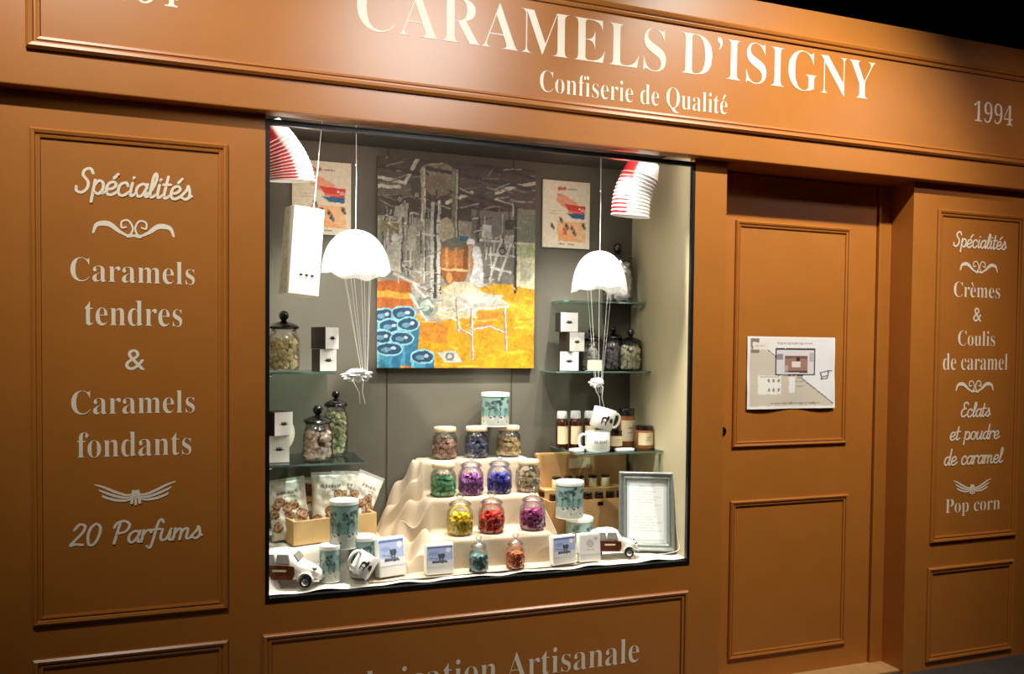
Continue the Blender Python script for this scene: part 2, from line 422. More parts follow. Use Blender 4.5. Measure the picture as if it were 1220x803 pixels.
m = MB(); m.box(-3.5, 7.5, -6, .6, -.06, 0); structure(m.build('floor', TILE))
m = MB(); m.box(-3.5, 7.5, -6, 3, 4.2, 4.26); structure(m.build('ceiling', DARKROOM))
m = MB(); m.box(-3.5, 7.5, 2.9, 3.0, 0, 4.2); structure(m.build('wall_rear', DARKROOM))

m = MB()
m.box(-2.2, WX0, 0, .12, 0, FB)                            # left of the window
m.box(WX0, WX1, 0, .06, 0, WZ0 - .031); m.box(WX0, WX1, 0, .016, WZ0 - .031, WZ0 - .015)                      # below the window
m.box(WX1, DX0, 0, .16, 0, FB)                             # pilaster
front = structure(m.build('wall_front', PAINT))
m = MB(); m.box(DX1, 5.6, 0, .2, 0, FB)
front_r = structure(m.build('wall_front_right', PAINT))

def moulding(x0, x1, z0, z1, Y, parent, w=.03, t=.014, name='panel_moulding'):
    """a picture-frame moulding of stepped profile, standing on face Y"""
    prof = [(0, 0), (0, t * .55), (.22 * w, t), (.5 * w, t * .8), (.58 * w, t * .35), (.7 * w, t * .35), (.78 * w, t * .6), (w, t * .45), (w, 0)]
    b = MB(); cs = [(x0, z0, 1, 1), (x1, z0, -1, 1), (x1, z1, -1, -1), (x0, z1, 1, -1)]; vs = []; k = len(prof)
    for cx, cz, sx, sz in cs: vs += [(cx + sx * d, Y - h, cz + sz * d) for d, h in prof]
    fs = []
    for i in range(4):
        j = (i + 1) % 4
        for q in range(k - 1): fs.append((i * k + q, j * k + q, j * k + q + 1, i * k + q + 1))
    b.add(vs, fs); return b.build(name, PAINT, parent)
moulding(-.604, -.004, .626, 2.242, 0, front)
moulding(-.604, -.004, -.3 + .35, P(42, 786).z, 0, front)
moulding(.112, 1.856, .05, .519, 0, front)
moulding(P(1116, 300).x - .002, P(1218, 300).x, P(1150, 643).z, P(1150, 252).z, 0, front_r)
moulding(P(1104, 700).x, P(1206, 700).x, P(1150, 781).z, P(1150, 672).z, 0, front_r)

# signboard
sign = thing('shop_sign', 'long brown signboard with large cream capitals running above the window and door', 'sign', (0, 0, 0))
m = MB(); m.box(-2.2, 5.6, FP, .012, FB, FT, bev=.004); m.build('board', PAINT, sign)
moulding(P(31, 59, FP).x, 5.0, (P(200, 77.5, FP).z + P(1020, 174.5, FP).z) / 2, (P(800, 18, FP).z + P(1100, 66, FP).z) / 2, FP, sign, w=.04, t=.018, name='board_moulding')
letter(serif_shapes('CARAMELS', -.0125), (425, 36), (793, 85.5), 54, sign, 'title_lettering', FP, capref=.675)
letter(serif_shapes('D’ISIGNY', -.0125), (811, 88), (1042, 119), 47.5, sign, 'title_lettering', FP, capref=.675)
letter(serif_shapes('Confiserie de Qualité', -.013), (643, 110), (866, 135.5), 25, sign, 'subtitle_lettering', FP, capref=.69)
letter(serif_shapes('1994', -.009), (1160, 144), (1206, 150.5), 23.5, sign, 'year_lettering', FP, capref=.68)
ya, yb = P(1160, 144, FP), P(1206, 150.5, FP); x1 = P(212, 9, FP).x; zz = P(205, 8.5, FP).z
v, f = serif_shapes('1994', -.009); sx = (yb.x - ya.x) / (max(p[0] for p in v) - min(p[0] for p in v)); xm = max(p[0] for p in v)
m = MB(); m.add([(x1 + (p[0] - xm) * sx, FP - .0008, zz + p[1] * sx * 1.05) for p in v], f); m.build('year_lettering', LETTER, sign)

L = 'lettering'
letter(script_shapes('Spécialités'), (89, 229), (230, 238.5), 29, front, L, 0, capref=.95)
ornament(curl_shapes(), 111, 207, 272, front, 0)
letter(serif_shapes('Caramels'), (84, 334.5), (232, 339.5), 28, front, L, 0, capref=.69)
letter(serif_shapes('tendres'), (101, 387), (217, 389.5), 31, front, L, 0, capref=.69)
letter(serif_shapes('&', 0), (149, 440), (173, 441), 25, front, L, 0, capref=.69)
letter(serif_shapes('Caramels'), (85, 494.5), (232, 491), 28, front, L, 0, capref=.69)
letter(serif_shapes('fondants'), (92, 546), (228, 541), 30, front, L, 0, capref=.69)
ornament(wing_shapes(), 113, 209, 585, front, 0)
letter(script_shapes('20 Parfums'), (82, 651), (242, 640), 25, front, L, 0, capref=.95)
letter(serif_shapes('Fabrication Artisanale'), (388, 838.5), (761, 788.5), 32, front, L, 0, capref=.69)
letter(script_shapes('Spécialités'), (1135, 293), (1199, 298), 17.5, front_r, L, 0, capref=.95)
ornament(curl_shapes(), 1144, 1188, 318, front_r, 0)
letter(serif_shapes('Crèmes'), (1136, 353.5), (1191, 355.5), 18, front_r, L, 0, capref=.69)
letter(serif_shapes('&', 0), (1159, 383), (1169, 383), 17, front_r, L, 0, capref=.69)
letter(serif_shapes('Coulis'), (1141, 412), (1185, 412), 18, front_r, L, 0, capref=.69)
letter(serif_shapes('de caramel'), (1123, 441.5), (1200, 440), 20, front_r, L, 0, capref=.69)
ornament(curl_shapes(), 1139, 1183, 460, front_r, 0)
letter(script_shapes('Eclats'), (1144, 497), (1180, 495.5), 17, front_r, L, 0, capref=.95)
letter(script_shapes('et poudre'), (1131, 525), (1191, 521.5), 17, front_r, L, 0, capref=.95)
letter(script_shapes('de caramel'), (1124, 555), (1195, 550), 18, front_r, L, 0, capref=.95)
ornament(wing_shapes(), 1136, 1180, 578, front_r, 0)
letter(serif_shapes('Pop corn'), (1126, 611), (1191, 607), 16.5, front_r, L, 0, capref=.69)

# door
m = MB(); xd = P(1039, 520, DY).x
m.box(DX0 - .02, xd, DY, DY + .045, .012, FB - .005, bev=.002)
door = structure(m.build('door_1', PAINT))
m = MB(); m.box(xd + .006, DX1, DY - .012, DY + .05, 0, FB); structure(m.build('trim_1', PAINT))
m = MB(); m.box(DX0, DX1, .0, .2, FB, FB + .05); structure(m.build('trim_2', PAINT))
m = MB(); m.box(DX0, DX1 + .05, .02, DY + .05, 0, .012, bev=.003); structure(m.build('trim_3', WOODCASE))
moulding(P(874, 400, DY).x, P(1010, 400, DY).x, P(940, 530.5, DY).z, P(940, 267, DY).z, DY, door, w=.026)
moulding(P(868, 690, DY).x, P(1007, 690, DY).x, P(935, 776, DY).z, P(935, 593, DY).z, DY, door, w=.026)
kp = P(860, 514, DY)
m = MB(); m.lathe([(.022, 0), (.022, .004), (.017, .007), (0, .007)], 20, M=T(kp.x, DY, kp.z, rx=PI / 2)); m.box(kp.x - .002, kp.x + .002, DY - .003, DY, kp.z - .055, kp.z - .018); m.build('keyhole_plate', KEY, door)

# window with its black frame, glass and deck
m = MB(); t = .014
for (a, b, c, d) in ((WX0, WX0 + t, WZ0 - .016, WZ1), (WX1 - t, WX1, WZ0 - .016, WZ1), (WX0 + t, WX1 - t, WZ0 - .016, WZ0 + .002), (WX0 + t, WX1 - t, WZ1 - .018, WZ1)):
    m.box(a, b, -.003, .016, c, d)
win = structure(m.build('window_1', BLACK))
m = MB(); m.box(WX0 + .008, WX1 - .008, .004, .009, WZ0, WZ1 - .008); m.build('pane', PANE, win)
m = MB(); m.box(WX0 - .01, WX1 + .01, .017, BK, WZ0 - .03, WZ0); m.build('deck', GREY, win)
m = MB(); m.box(WX0 - .04, WX1 + .04, BK, BK + .03, WZ0 - .03, CZ + .02)
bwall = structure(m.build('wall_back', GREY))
m = MB()
for x in (P(461, 500, BK).x, P(609, 500, BK).x): m.box(x - .0022, x + .0022, BK - .003, BK, WZ0, CZ)
m.build('panel_joint', mat('joint', (58, 54, 46), rough=.7), bwall)
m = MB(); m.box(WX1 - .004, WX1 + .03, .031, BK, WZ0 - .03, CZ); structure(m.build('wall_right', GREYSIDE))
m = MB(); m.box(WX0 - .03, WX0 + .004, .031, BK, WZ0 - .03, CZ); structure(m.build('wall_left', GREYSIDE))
m = MB(); m.box(WX0 - .04, WX1 + .04, .0125, BK + .03, CZ, CZ + .03); structure(m.build('ceiling_display', DARKCEIL))
LAMPLAB = ['round ceiling downlight above the left end of the window display', 'round ceiling downlight above the painting in the window', 'round ceiling downlight above the right end of the window display']
LPOW = [165, 125, 150]
for i, (x, y) in enumerate(LAMPS):
    lt = thing('downlight', LAMPLAB[i], 'lamp', (x, y, CZ), 0, 'downlights in the window ceiling')
    m = MB(); m.lathe([(.030, -.001), (.040, -.001), (.042, -.006), (.034, -.010), (.030, -.006)], 24, cap0=False, cap1=False); m.build('ring', CHROME, lt, True)
    m = MB(); m.lathe([(0, -.003), (.029, -.003)], 20, cap1=False); m.build('lens', LAMPM, lt)
    spot('downlight_beam', (x, y, CZ - .02), (x + (-.05, .0, .06)[i], y + .03, 1.0), LPOW[i], 96, 1.0, .02, (1, .96, .87))

sl = bpy.data.lights.new('added_display_fill', 'AREA'); sl.shape = 'RECTANGLE'; sl.size = 1.6; sl.size_y = .02; sl.energy = 4; sl.color = (1, .96, .88)  # unseen fill light, added to brighten the goods from the upper front
so = bpy.data.objects.new('added_display_fill', sl); C.objects.link(so); so.location = (.99, .045, CZ - .015); so.rotation_euler = (Vector((.99, .40, 1.0)) - so.location).to_track_quat('-Z', 'Y').to_euler(); so.rotation_euler = (math.atan2(.355, 1.4), 0, 0)

# ------------------------------------------------------------------ cloths
def sstep(a, b, x):
    t = max(0., min(1., (x - a) / (b - a))); return t * t * (3 - 2 * t)
FZ = WZ0 + .012
def ripple(x, y): return .003 * math.sin(23 * x + 9 * y) + .002 * math.sin(41 * x - 17 * y + 1)
PLX1, PLY0, PLZ = .60, .165, .125                          # low block under the crate
def floor_z(x, y):
    y0 = PLY0 + .06 * sstep(.43, .47, x)
    e = sstep(PLX1 + .05, PLX1 - .03, x) * sstep(y0 - .035 + .008 * math.sin(26 * x), y0, y)
    side = sstep(.19, .13, x) * sstep(.05, .1, y) * .1
    fold = .012 * math.sin(38 * x + 14 * y) * (4 * e * (1 - e)) + .008 * math.sin(60 * x) * 4 * e * (1 - e)
    return WZ0 + .008 + ripple(x, y) * (1 - e) + max(PLZ * e, side * (1 - e)) + fold
m = MB(); nx, ny = 240, 110; X0, X1, Y0, Y1 = WX0 + .005, WX1 - .005, .019, BK - .005
m.v = [(X0 + (X1 - X0) * i / nx, Y0 + (Y1 - Y0) * j / ny, floor_z(X0 + (X1 - X0) * i / nx, Y0 + (Y1 - Y0) * j / ny)) for j in range(ny + 1) for i in range(nx + 1)]
m.f = [(j * (nx + 1) + i, j * (nx + 1) + i + 1, (j + 1) * (nx + 1) + i + 1, (j + 1) * (nx + 1) + i) for j in range(ny) for i in range(nx)]; m.m = [0] * len(m.f)
tag(m.build('floor_cloth', CLOTH_W, None, 80), 'white rumpled cloth lying over the whole window deck', 'cloth')

S1, S2, S3 = .785, .922, 1.06                              # step tops
prof = [(.045, FZ + .002), (.075, FZ + .004), (.108, FZ + .006), (.114, S1 - .012), (.122, S1), (.235, S1), (.243, S1 + .012), (.249, S2 - .012), (.257, S2), (.375, S2), (.383, S2 + .012), (.389, S3 - .012), (.397, S3), (.53, S3 - .003)]
def along(t):
    seg = [math.dist(prof[i], prof[i + 1]) for i in range(len(prof) - 1)]; d = t * sum(seg)
    for i, q in enumerate(seg):
        if d <= q or i == len(seg) - 1:
            k = min(1, d / q); return prof[i][0] + (prof[i + 1][0] - prof[i][0]) * k, prof[i][1] + (prof[i + 1][1] - prof[i][1]) * k
        d -= q
SX0, SX1 = .785, 1.262
m = MB(); na, nb = 150, 120
xs = [.50 + (1.42 - .50) * i / na for i in range(na + 1)]
for j in range(nb + 1):
    y, z = along(j / nb)
    for x in xs:
        if x < SX0:
            d = (SX0 - x) / (SX0 - .50); w = 1 - sstep(0, 1, d) * .55 - .45 * d
            w = (1 - d) ** 1.25
            fold = (.034 * math.sin(26 * x + 40 * y) + .020 * math.sin(58 * x - 26 * y + 1)) * sstep(0, .12, d) * sstep(1, .75, d) * sstep(.66, .8, z)
            yy = y - .03 * math.sin(18 * x + 6 * z) * sstep(0, .3, d) * (1 - abs(2 * j / nb - 1)) ; yy = min(max(yy, .045), .535)
        elif x > SX1:
            d = (x - SX1) / (1.42 - .085 * sstep(.26, .34, y) - SX1); w = max(0, 1 - d * 1.15); fold = .006 * math.sin(50 * y + 20 * z) * sstep(0, .3, d) * w; yy = y
        else:
            w = 1; fold = 0; yy = y
            if .66 < z < S3 - .01 and z not in (S1, S2): yy = y + .003 * math.sin(40 * x + 8 * z)
        zz = FZ + .001 + (z - FZ - .001) * w + fold
        if x < .66: zz = max(zz, floor_z(x, yy) + .004)
        m.v.append((x, yy, max(zz, FZ + .001)))
m.f = [(j * (na + 1) + i, j * (na + 1) + i + 1, (j + 1) * (na + 1) + i + 1, (j + 1) * (na + 1) + i) for j in range(nb) for i in range(na)]; m.m = [0] * len(m.f)
tag(m.build('display_cloth', CLOTH_C, None, 60), 'cream cloth draped over the stepped display under the candy jars', 'cloth')

# ------------------------------------------------------------------ jars and candies
def rgbmat(name, c, rough=.25): return mat(name, c, rough=rough, spec=.6)
def candy_mesh():
    m = MB(); m.box(-.010, .010, -.008, .008, -.007, .007, bev=.003)
    for s in (-1, 1):
        m.lathe([(.003, 0), (.004, .003), (.009, .010), (.0085, .0105), (.002, .003)], 7, M=T(s * .0095, 0, 0, ry=s * PI / 2))
    return m
_cm = candy_mesh()
def make_candy(col_name, col):
    o = _cm.build('wrapped_caramel', rgbmat('foil_' + col_name, col), None, 30); return o
def jar_glass(r, h, wide=True):
    """body outline of a squat storage jar, base at z = 0, mouth at z = h"""
    return [(0, .003), (r * .86, .003), (r * .97, .010), (r, .022), (r, h * .70), (r * .96, h * .82), (r * .80, h * .92), (r * .76, h * .95), (r * .80, h * .97), (r * .80, h)]
def make_jar(label, loc, r=.054, h=.118, lid='wood', group=None, name='candy_jar'):
    t = thing(name, label, 'jar', loc, random.uniform(0, 6), group)
    m = MB(); m.lathe(jar_glass(r, h), 32, cap0=False, cap1=False); m.build('glass_body', GLASS, t, 50)
    m = MB()
    for k in range(12):
        a = 2 * PI * k / 12; m.tube([(r * 1.003 * math.cos(a), r * 1.003 * math.sin(a), z) for z in (.02, h * .35, h * .7)], .0012, 5)
    if lid != 'black': m.build('fluting', GLASS, t, True)
    if lid == 'wood':
        m = MB(); m.lathe([(0, h), (r * .86, h), (r * .90, h + .004), (r * .90, h + .016), (r * .86, h + .020), (0, h + .020)], 32); m.build('wooden_lid', WOODLID, t, 50)
    elif lid == 'glass':
        m = MB(); m.lathe([(r * .78, h), (r * .88, h + .003), (r * .88, h + .008), (r * .6, h + .018), (r * .3, h + .024), (r * .16, h + .030), (r * .3, h + .036), (r * .34, h + .044), (r * .2, h + .050), (0, h + .051)], 28, cap0=False); m.build('glass_lid', GLASS, t, 60)
    else:
        m = MB(); m.lathe([(0, h), (r * .84, h), (r * .95, h + .004), (r * .98, h + .010), (r * .85, h + .018), (r * .5, h + .026), (r * .22, h + .031), (r * .16, h + .036)], 32); ld = m.build('black_lid', BLACKLID, t, 50)
        m = MB(); m.sphere((0, 0, h + .036 + r * .30), r * .33, n=16, k=10); m.build('knob', BLACKLID, ld, True)
    return t
proto = {}
def fill_candies(jar_loc, r, h, col_name, col, label, rows, per, top):
    grp = label
    k = 0
    for lev in range(rows + 1):
        ring = per if lev < rows else top
        for i in range(ring):
            rad = r - .0165 if lev < rows else r * .38
            a = 2 * PI * (i + .5 * (lev % 2)) / ring + random.uniform(-.08, .08)
            z = .017 + lev * .0185 + random.uniform(-.001, .001) + (.004 if lev == rows else 0)
            rot = (random.uniform(-.35, .35), random.uniform(-.5, .5), a + PI / 2 + random.uniform(-.25, .25))
            loc = (jar_loc[0] + rad * math.cos(a), jar_loc[1] + rad * math.sin(a), jar_loc[2] + z)
            if col_name not in proto:
                o = make_candy(col_name, col); proto[col_name] = o
            else:
                o = proto[col_name].copy(); C.objects.link(o)
            o.location = loc; o.rotation_euler = rot; s = r / .054; o.scale = (1.25, 1.3, 1.3)
            tag(o, label, 'candy', grp); k += 1
def X(u, v, Y): return P(u, v, Y).x
JG = 'candy jars on the draped steps'
rows = [
 # u, v, Y, step, lid, colour name, colour, jar label, candy label
 (548, 620, .180, S1, 'glass', 'yellow', (222, 196, 46), 'glass jar of yellow candies at the left end of the lowest step', 'yellow foil-wrapped caramel in the left glass jar of the lowest step'),
 (585.5, 618, .180, S1, 'glass', 'red', (206, 62, 48), 'glass jar of red candies in the middle of the lowest step', 'red foil-wrapped caramel in the middle glass jar of the lowest step'),
 (634.5, 614, .180, S1, 'glass', 'magenta', (160, 70, 124), 'glass jar of red-violet candies at the right end of the lowest step', 'red-violet wrapped caramel in the right glass jar of the lowest step'),
 (528, 575, .312, S2, 'wood', 'green', (136, 204, 156), 'wooden-lidded jar of green candies at the left end of the middle step', 'green wrapped caramel in the wooden-lidded jar of the middle step'),
 (561, 573, .312, S2, 'glass', 'purple', (156, 92, 160), 'glass-lidded jar of purple candies beside the green jar on the middle step', 'purple wrapped caramel in the glass-lidded jar of the middle step'),
 (595, 570, .312, S2, 'glass', 'blue', (78, 80, 172), 'glass-lidded jar of dark blue candies on the middle step', 'dark blue wrapped caramel in the jar of the middle step'),
 (629, 568, .312, S2, 'wood', 'beige', (222, 204, 170), 'wooden-lidded jar of beige candies at the right end of the middle step', 'beige wrapped caramel in the wooden-lidded jar of the middle step'),
 (530, 530, .455, S3, 'wood', 'brown', (206, 170, 150), 'wooden-lidded jar of pale brown candies at the left end of the top step', 'pale brown wrapped caramel in the left jar of the top step'),
 (568, 528, .455, S3, 'wood', 'darkblue', (112, 118, 146), 'wooden-lidded jar of slate blue candies in the middle of the top step', 'slate blue wrapped caramel in the middle jar of the top step'),
 (606, 526, .455, S3, 'wood', 'straw', (228, 210, 160), 'wooden-lidded jar of straw-coloured candies at the right end of the top step', 'straw-coloured wrapped caramel in the right jar of the top step'),
]
for u, v, Y, st, lid, cn, cc, jl, cl in rows:
    loc = (X(u, v, Y), Y, st + .0015)
    make_jar(jl, loc, .0535 if st < S3 else .0545, .118, lid, JG)
    fill_candies(loc, .0535, .118, cn, cc, cl, 3, 7, 3)
for u, cn, cc, jl, cl in ((570, 'teal', (120, 160, 156), 'small knob-lidded glass jar of teal candies on the deck near the glass', 'teal wrapped caramel in the small front jar'),
                          (614, 'orange', (226, 132, 84), 'small knob-lidded glass jar of orange candies on the deck near the glass', 'orange wrapped caramel in the small front jar')):
    loc = (X(u, 670, .065), .065, FZ + .004)
    make_jar(jl, loc, .037, .092, 'glass', 'small jars at the front of the deck')
    fill_candies(loc, .037, .09, cn, cc, cl, 3, 5, 0)

def stuff_fill(loc, r, h, col, label, n=110, size=.011, flat=.6):
    m = MB(); rs = random.Random(int(loc[0] * 1000))
    for i in range(n):
        z = size + (h - size) * i / n; a = rs.uniform(0, 2 * PI); q = (r - size * 1.2) * math.sqrt(rs.uniform(.25, 1))
        m.box(-size, size, -size * .7, size * .7, -size * flat, size * flat, 0, T(q * math.cos(a), q * math.sin(a), z, rs.uniform(0, 3), rs.uniform(0, 3), rs.uniform(0, 3)), bev=size * .3)
    o = m.build('loose_candies', mat('candy_heap', col, rough=.35, noise=.25, nscale=60), None, 40, loc=loc)
    return tag(o, label, 'candies', None, 'stuff')

# ------------------------------------------------------------------ glass shelves
SH1, SH2, SH3 = 1.449, 1.092, 1.772
def shelf(label, x0, x1, y0, z, side):
    t = thing('glass_shelf', label, 'shelf', (0, 0, z))
    m = MB(); m.box(x0, x1, y0, BK - .002, -.008, 0); m.build('glass_plate', SHELF, t)
    m = MB(); m.box(x0, x1, y0 - .0012, y0, -.008, 0)
    xe = x0 if side > 0 else x1
    m.box(min(xe, xe - side * .0012), max(xe, xe - side * .0012), y0, BK - .002, -.008, 0); m.build('edge', SHELFEDGE, t)
    xb = x1 if side > 0 else x0
    for y in (y0 + .03, BK - .06):
        m = MB(); m.lathe([(0, 0), (.010, 0), (.010, .018), (.007, .030), (0, .030)], 14, M=T(xb, y, -.013, ry=-side * PI / 2)); m.build('bracket', CHROME, t, 40)
RX, LX = WX1 - .005, WX0 + .005
shelf('upper glass shelf at the left, level with the foot of the painting', LX, X(400, 442, .24), .24, SH1, -1)
shelf('lower glass shelf at the left, above the wooden crate', LX, X(436, 549, .22), .22, SH2, -1)
shelf('highest glass shelf at the right, behind the white parachute', X(668, 358, .44), RX, .40, SH3, 1)
shelf('middle glass shelf at the right, carrying small boxes and black-lidded jars', X(662, 443, .36), RX, .345, SH1, 1)
shelf('lowest glass shelf at the right, carrying bottles and mugs', X(690, 538, .22), RX, .22, SH2, 1)

def black_jar(label, u, v, Y, z, r, h, col, clabel, n=100, size=.010, fill=.72):
    loc = (X(u, v, Y), Y, z + .001)
    make_jar(label, loc, r, h, 'black', 'black-lidded jars on the glass shelves')
    stuff_fill((loc[0], loc[1], loc[2] + .004), r * .97, h * fill, col, clabel, n, size)
black_jar('large black-lidded jar of cream candies on the upper left shelf', 338, 410, .34, SH1, .062, .165, (236, 216, 164), 'cream candies filling the jar on the upper left shelf', 120, .014)
black_jar('squat black-lidded jar of beige candies on the lower left shelf', 378.5, 530, .31, SH2, .060, .148, (232, 214, 194), 'beige candies filling the squat jar on the lower left shelf', 110, .014)
black_jar('tall black-lidded jar of pale green candies behind the squat one at left', 400, 520, .435, SH2, .050, .205, (214, 222, 176), 'pale green candies filling the tall jar on the lower left shelf', 130, .012, .85)
black_jar('black-lidded jar behind the white price card on the right shelf', 704.5, 420, .475, SH1, .046, .135, (216, 210, 202), 'grey-beige candies in the jar behind the price card', 90, .011)
black_jar('black-lidded jar of dark candies, middle one on the right shelf', 730.5, 420, .498, SH1, .046, .145, (170, 164, 162), 'dark candies in the middle jar of the right shelf', 90, .011, .85)
black_jar('black-lidded jar of pale yellow-grey candies at the right end of the shelf', 751, 420, .44, SH1, .056, .128, (236, 232, 200), 'pale yellow-grey candies in the rightmost shelf jar', 100, .012, .9)
black_jar('very large glass jar of white lacy candies on the highest right shelf', 736, 320, .47, SH3, .072, .200, (214, 212, 206), 'white candies filling the large jar on the highest shelf', 160, .013, .9)

# little gift boxes, black sides and white fronts
def gift_box(label, u, v, Y, z, w, d, h, rz, group):
    t = thing('gift_box', label, 'box', (X(u, v, Y), Y, z), rz, group)
    m = MB(); m.box(-w / 2, w / 2, -d / 2, d / 2, 0, h, bev=.001); m.build('carton', BLACKCARD, t)
    m = MB(); m.box(-w / 2 + .0006, w / 2 - .0006, -d / 2 - .0012, -d / 2 + .0006, .0006, h - .0006); fr = m.build('white_front', WHITE, t)
    m = MB()
    m.lathe([(0, 0), (.013, 0)], 18, M=T(0, -d / 2 - .0018, h * .48, rx=PI / 2) @ Matrix.Diagonal((1, .42, 1, 1)), cap1=False)
    m.box(-.019, .019, -d / 2 - .0019, -d / 2 - .0013, h * .465, h * .49)
    for k in range(4): m.box(-.011 + k * .006, -.008 + k * .006, -d / 2 - .0022, -d / 2 - .0013, h * .50, h * .58)
    m.build('logo', DARKPRINT, fr)
    return t
def stack(base, hs, gap=.001):
    out = [base]
    for h in hs: out.append(out[-1] + h + gap)
    return out
bh = .088
GB = 'black and white gift boxes on the glass shelves'
gift_box('black and white gift box at the bottom of the pair on the upper left shelf', 386, 430, .35, SH1 + .001, .074, .070, bh, .38, GB)
gift_box('black and white gift box lying on top of the pair on the upper left shelf', 387, 405, .35, SH1 + .002 + bh, .074, .080, bh, .68, GB)
gift_box('black and white gift box at the bottom of the stack on the lower left shelf', 332, 536, .31, SH2 + .001, .078, .060, .106, 0, GB)
gift_box('black and white gift box on top of the stack on the lower left shelf', 331, 508, .31, SH2 + .002 + .106, .078, .090, .092, .45, GB)
gift_box('black and white gift box at the bottom of the stack of three at right', 678, 430, .44, SH1 + .001, .086, .075, bh, -.38, GB)
gift_box('black and white gift box in the middle of the stack of three at right', 681, 408, .44, SH1 + .002 + bh, .086, .080, bh, .25, GB)
gift_box('black and white gift box topmost of the stack of three at right', 675, 386, .44, SH1 + .003 + 2 * bh, .084, .075, bh, -.06, GB)

# beige disc standing behind the boxes
m = MB(); m.lathe([(0, 0), (.088, 0), (.092, .004), (.092, .010), (.080, .013), (0, .013)], 36)
o = m.build('round_plate', CREAMDISC, None, 40, loc=(X(324, 510, .47), .49, SH2 + .095)); o.rotation_euler = (PI / 2 - .1, 0, 0)
tag(o, 'round beige plate standing behind the small boxes on the lower left shelf', 'plate')

# price card
m = MB(); m.box(-.036, .036, -.001, .001, 0, .050); m.box(-.036, .036, -.001, .03, 0, .001)
o = m.build('price_card', mat('price_card', (244, 240, 222), rough=.7), None, loc=(X(708.5, 433, .375), .375, SH1 + .001)); tag(o, 'small cream price card at the front of the right shelf', 'card')

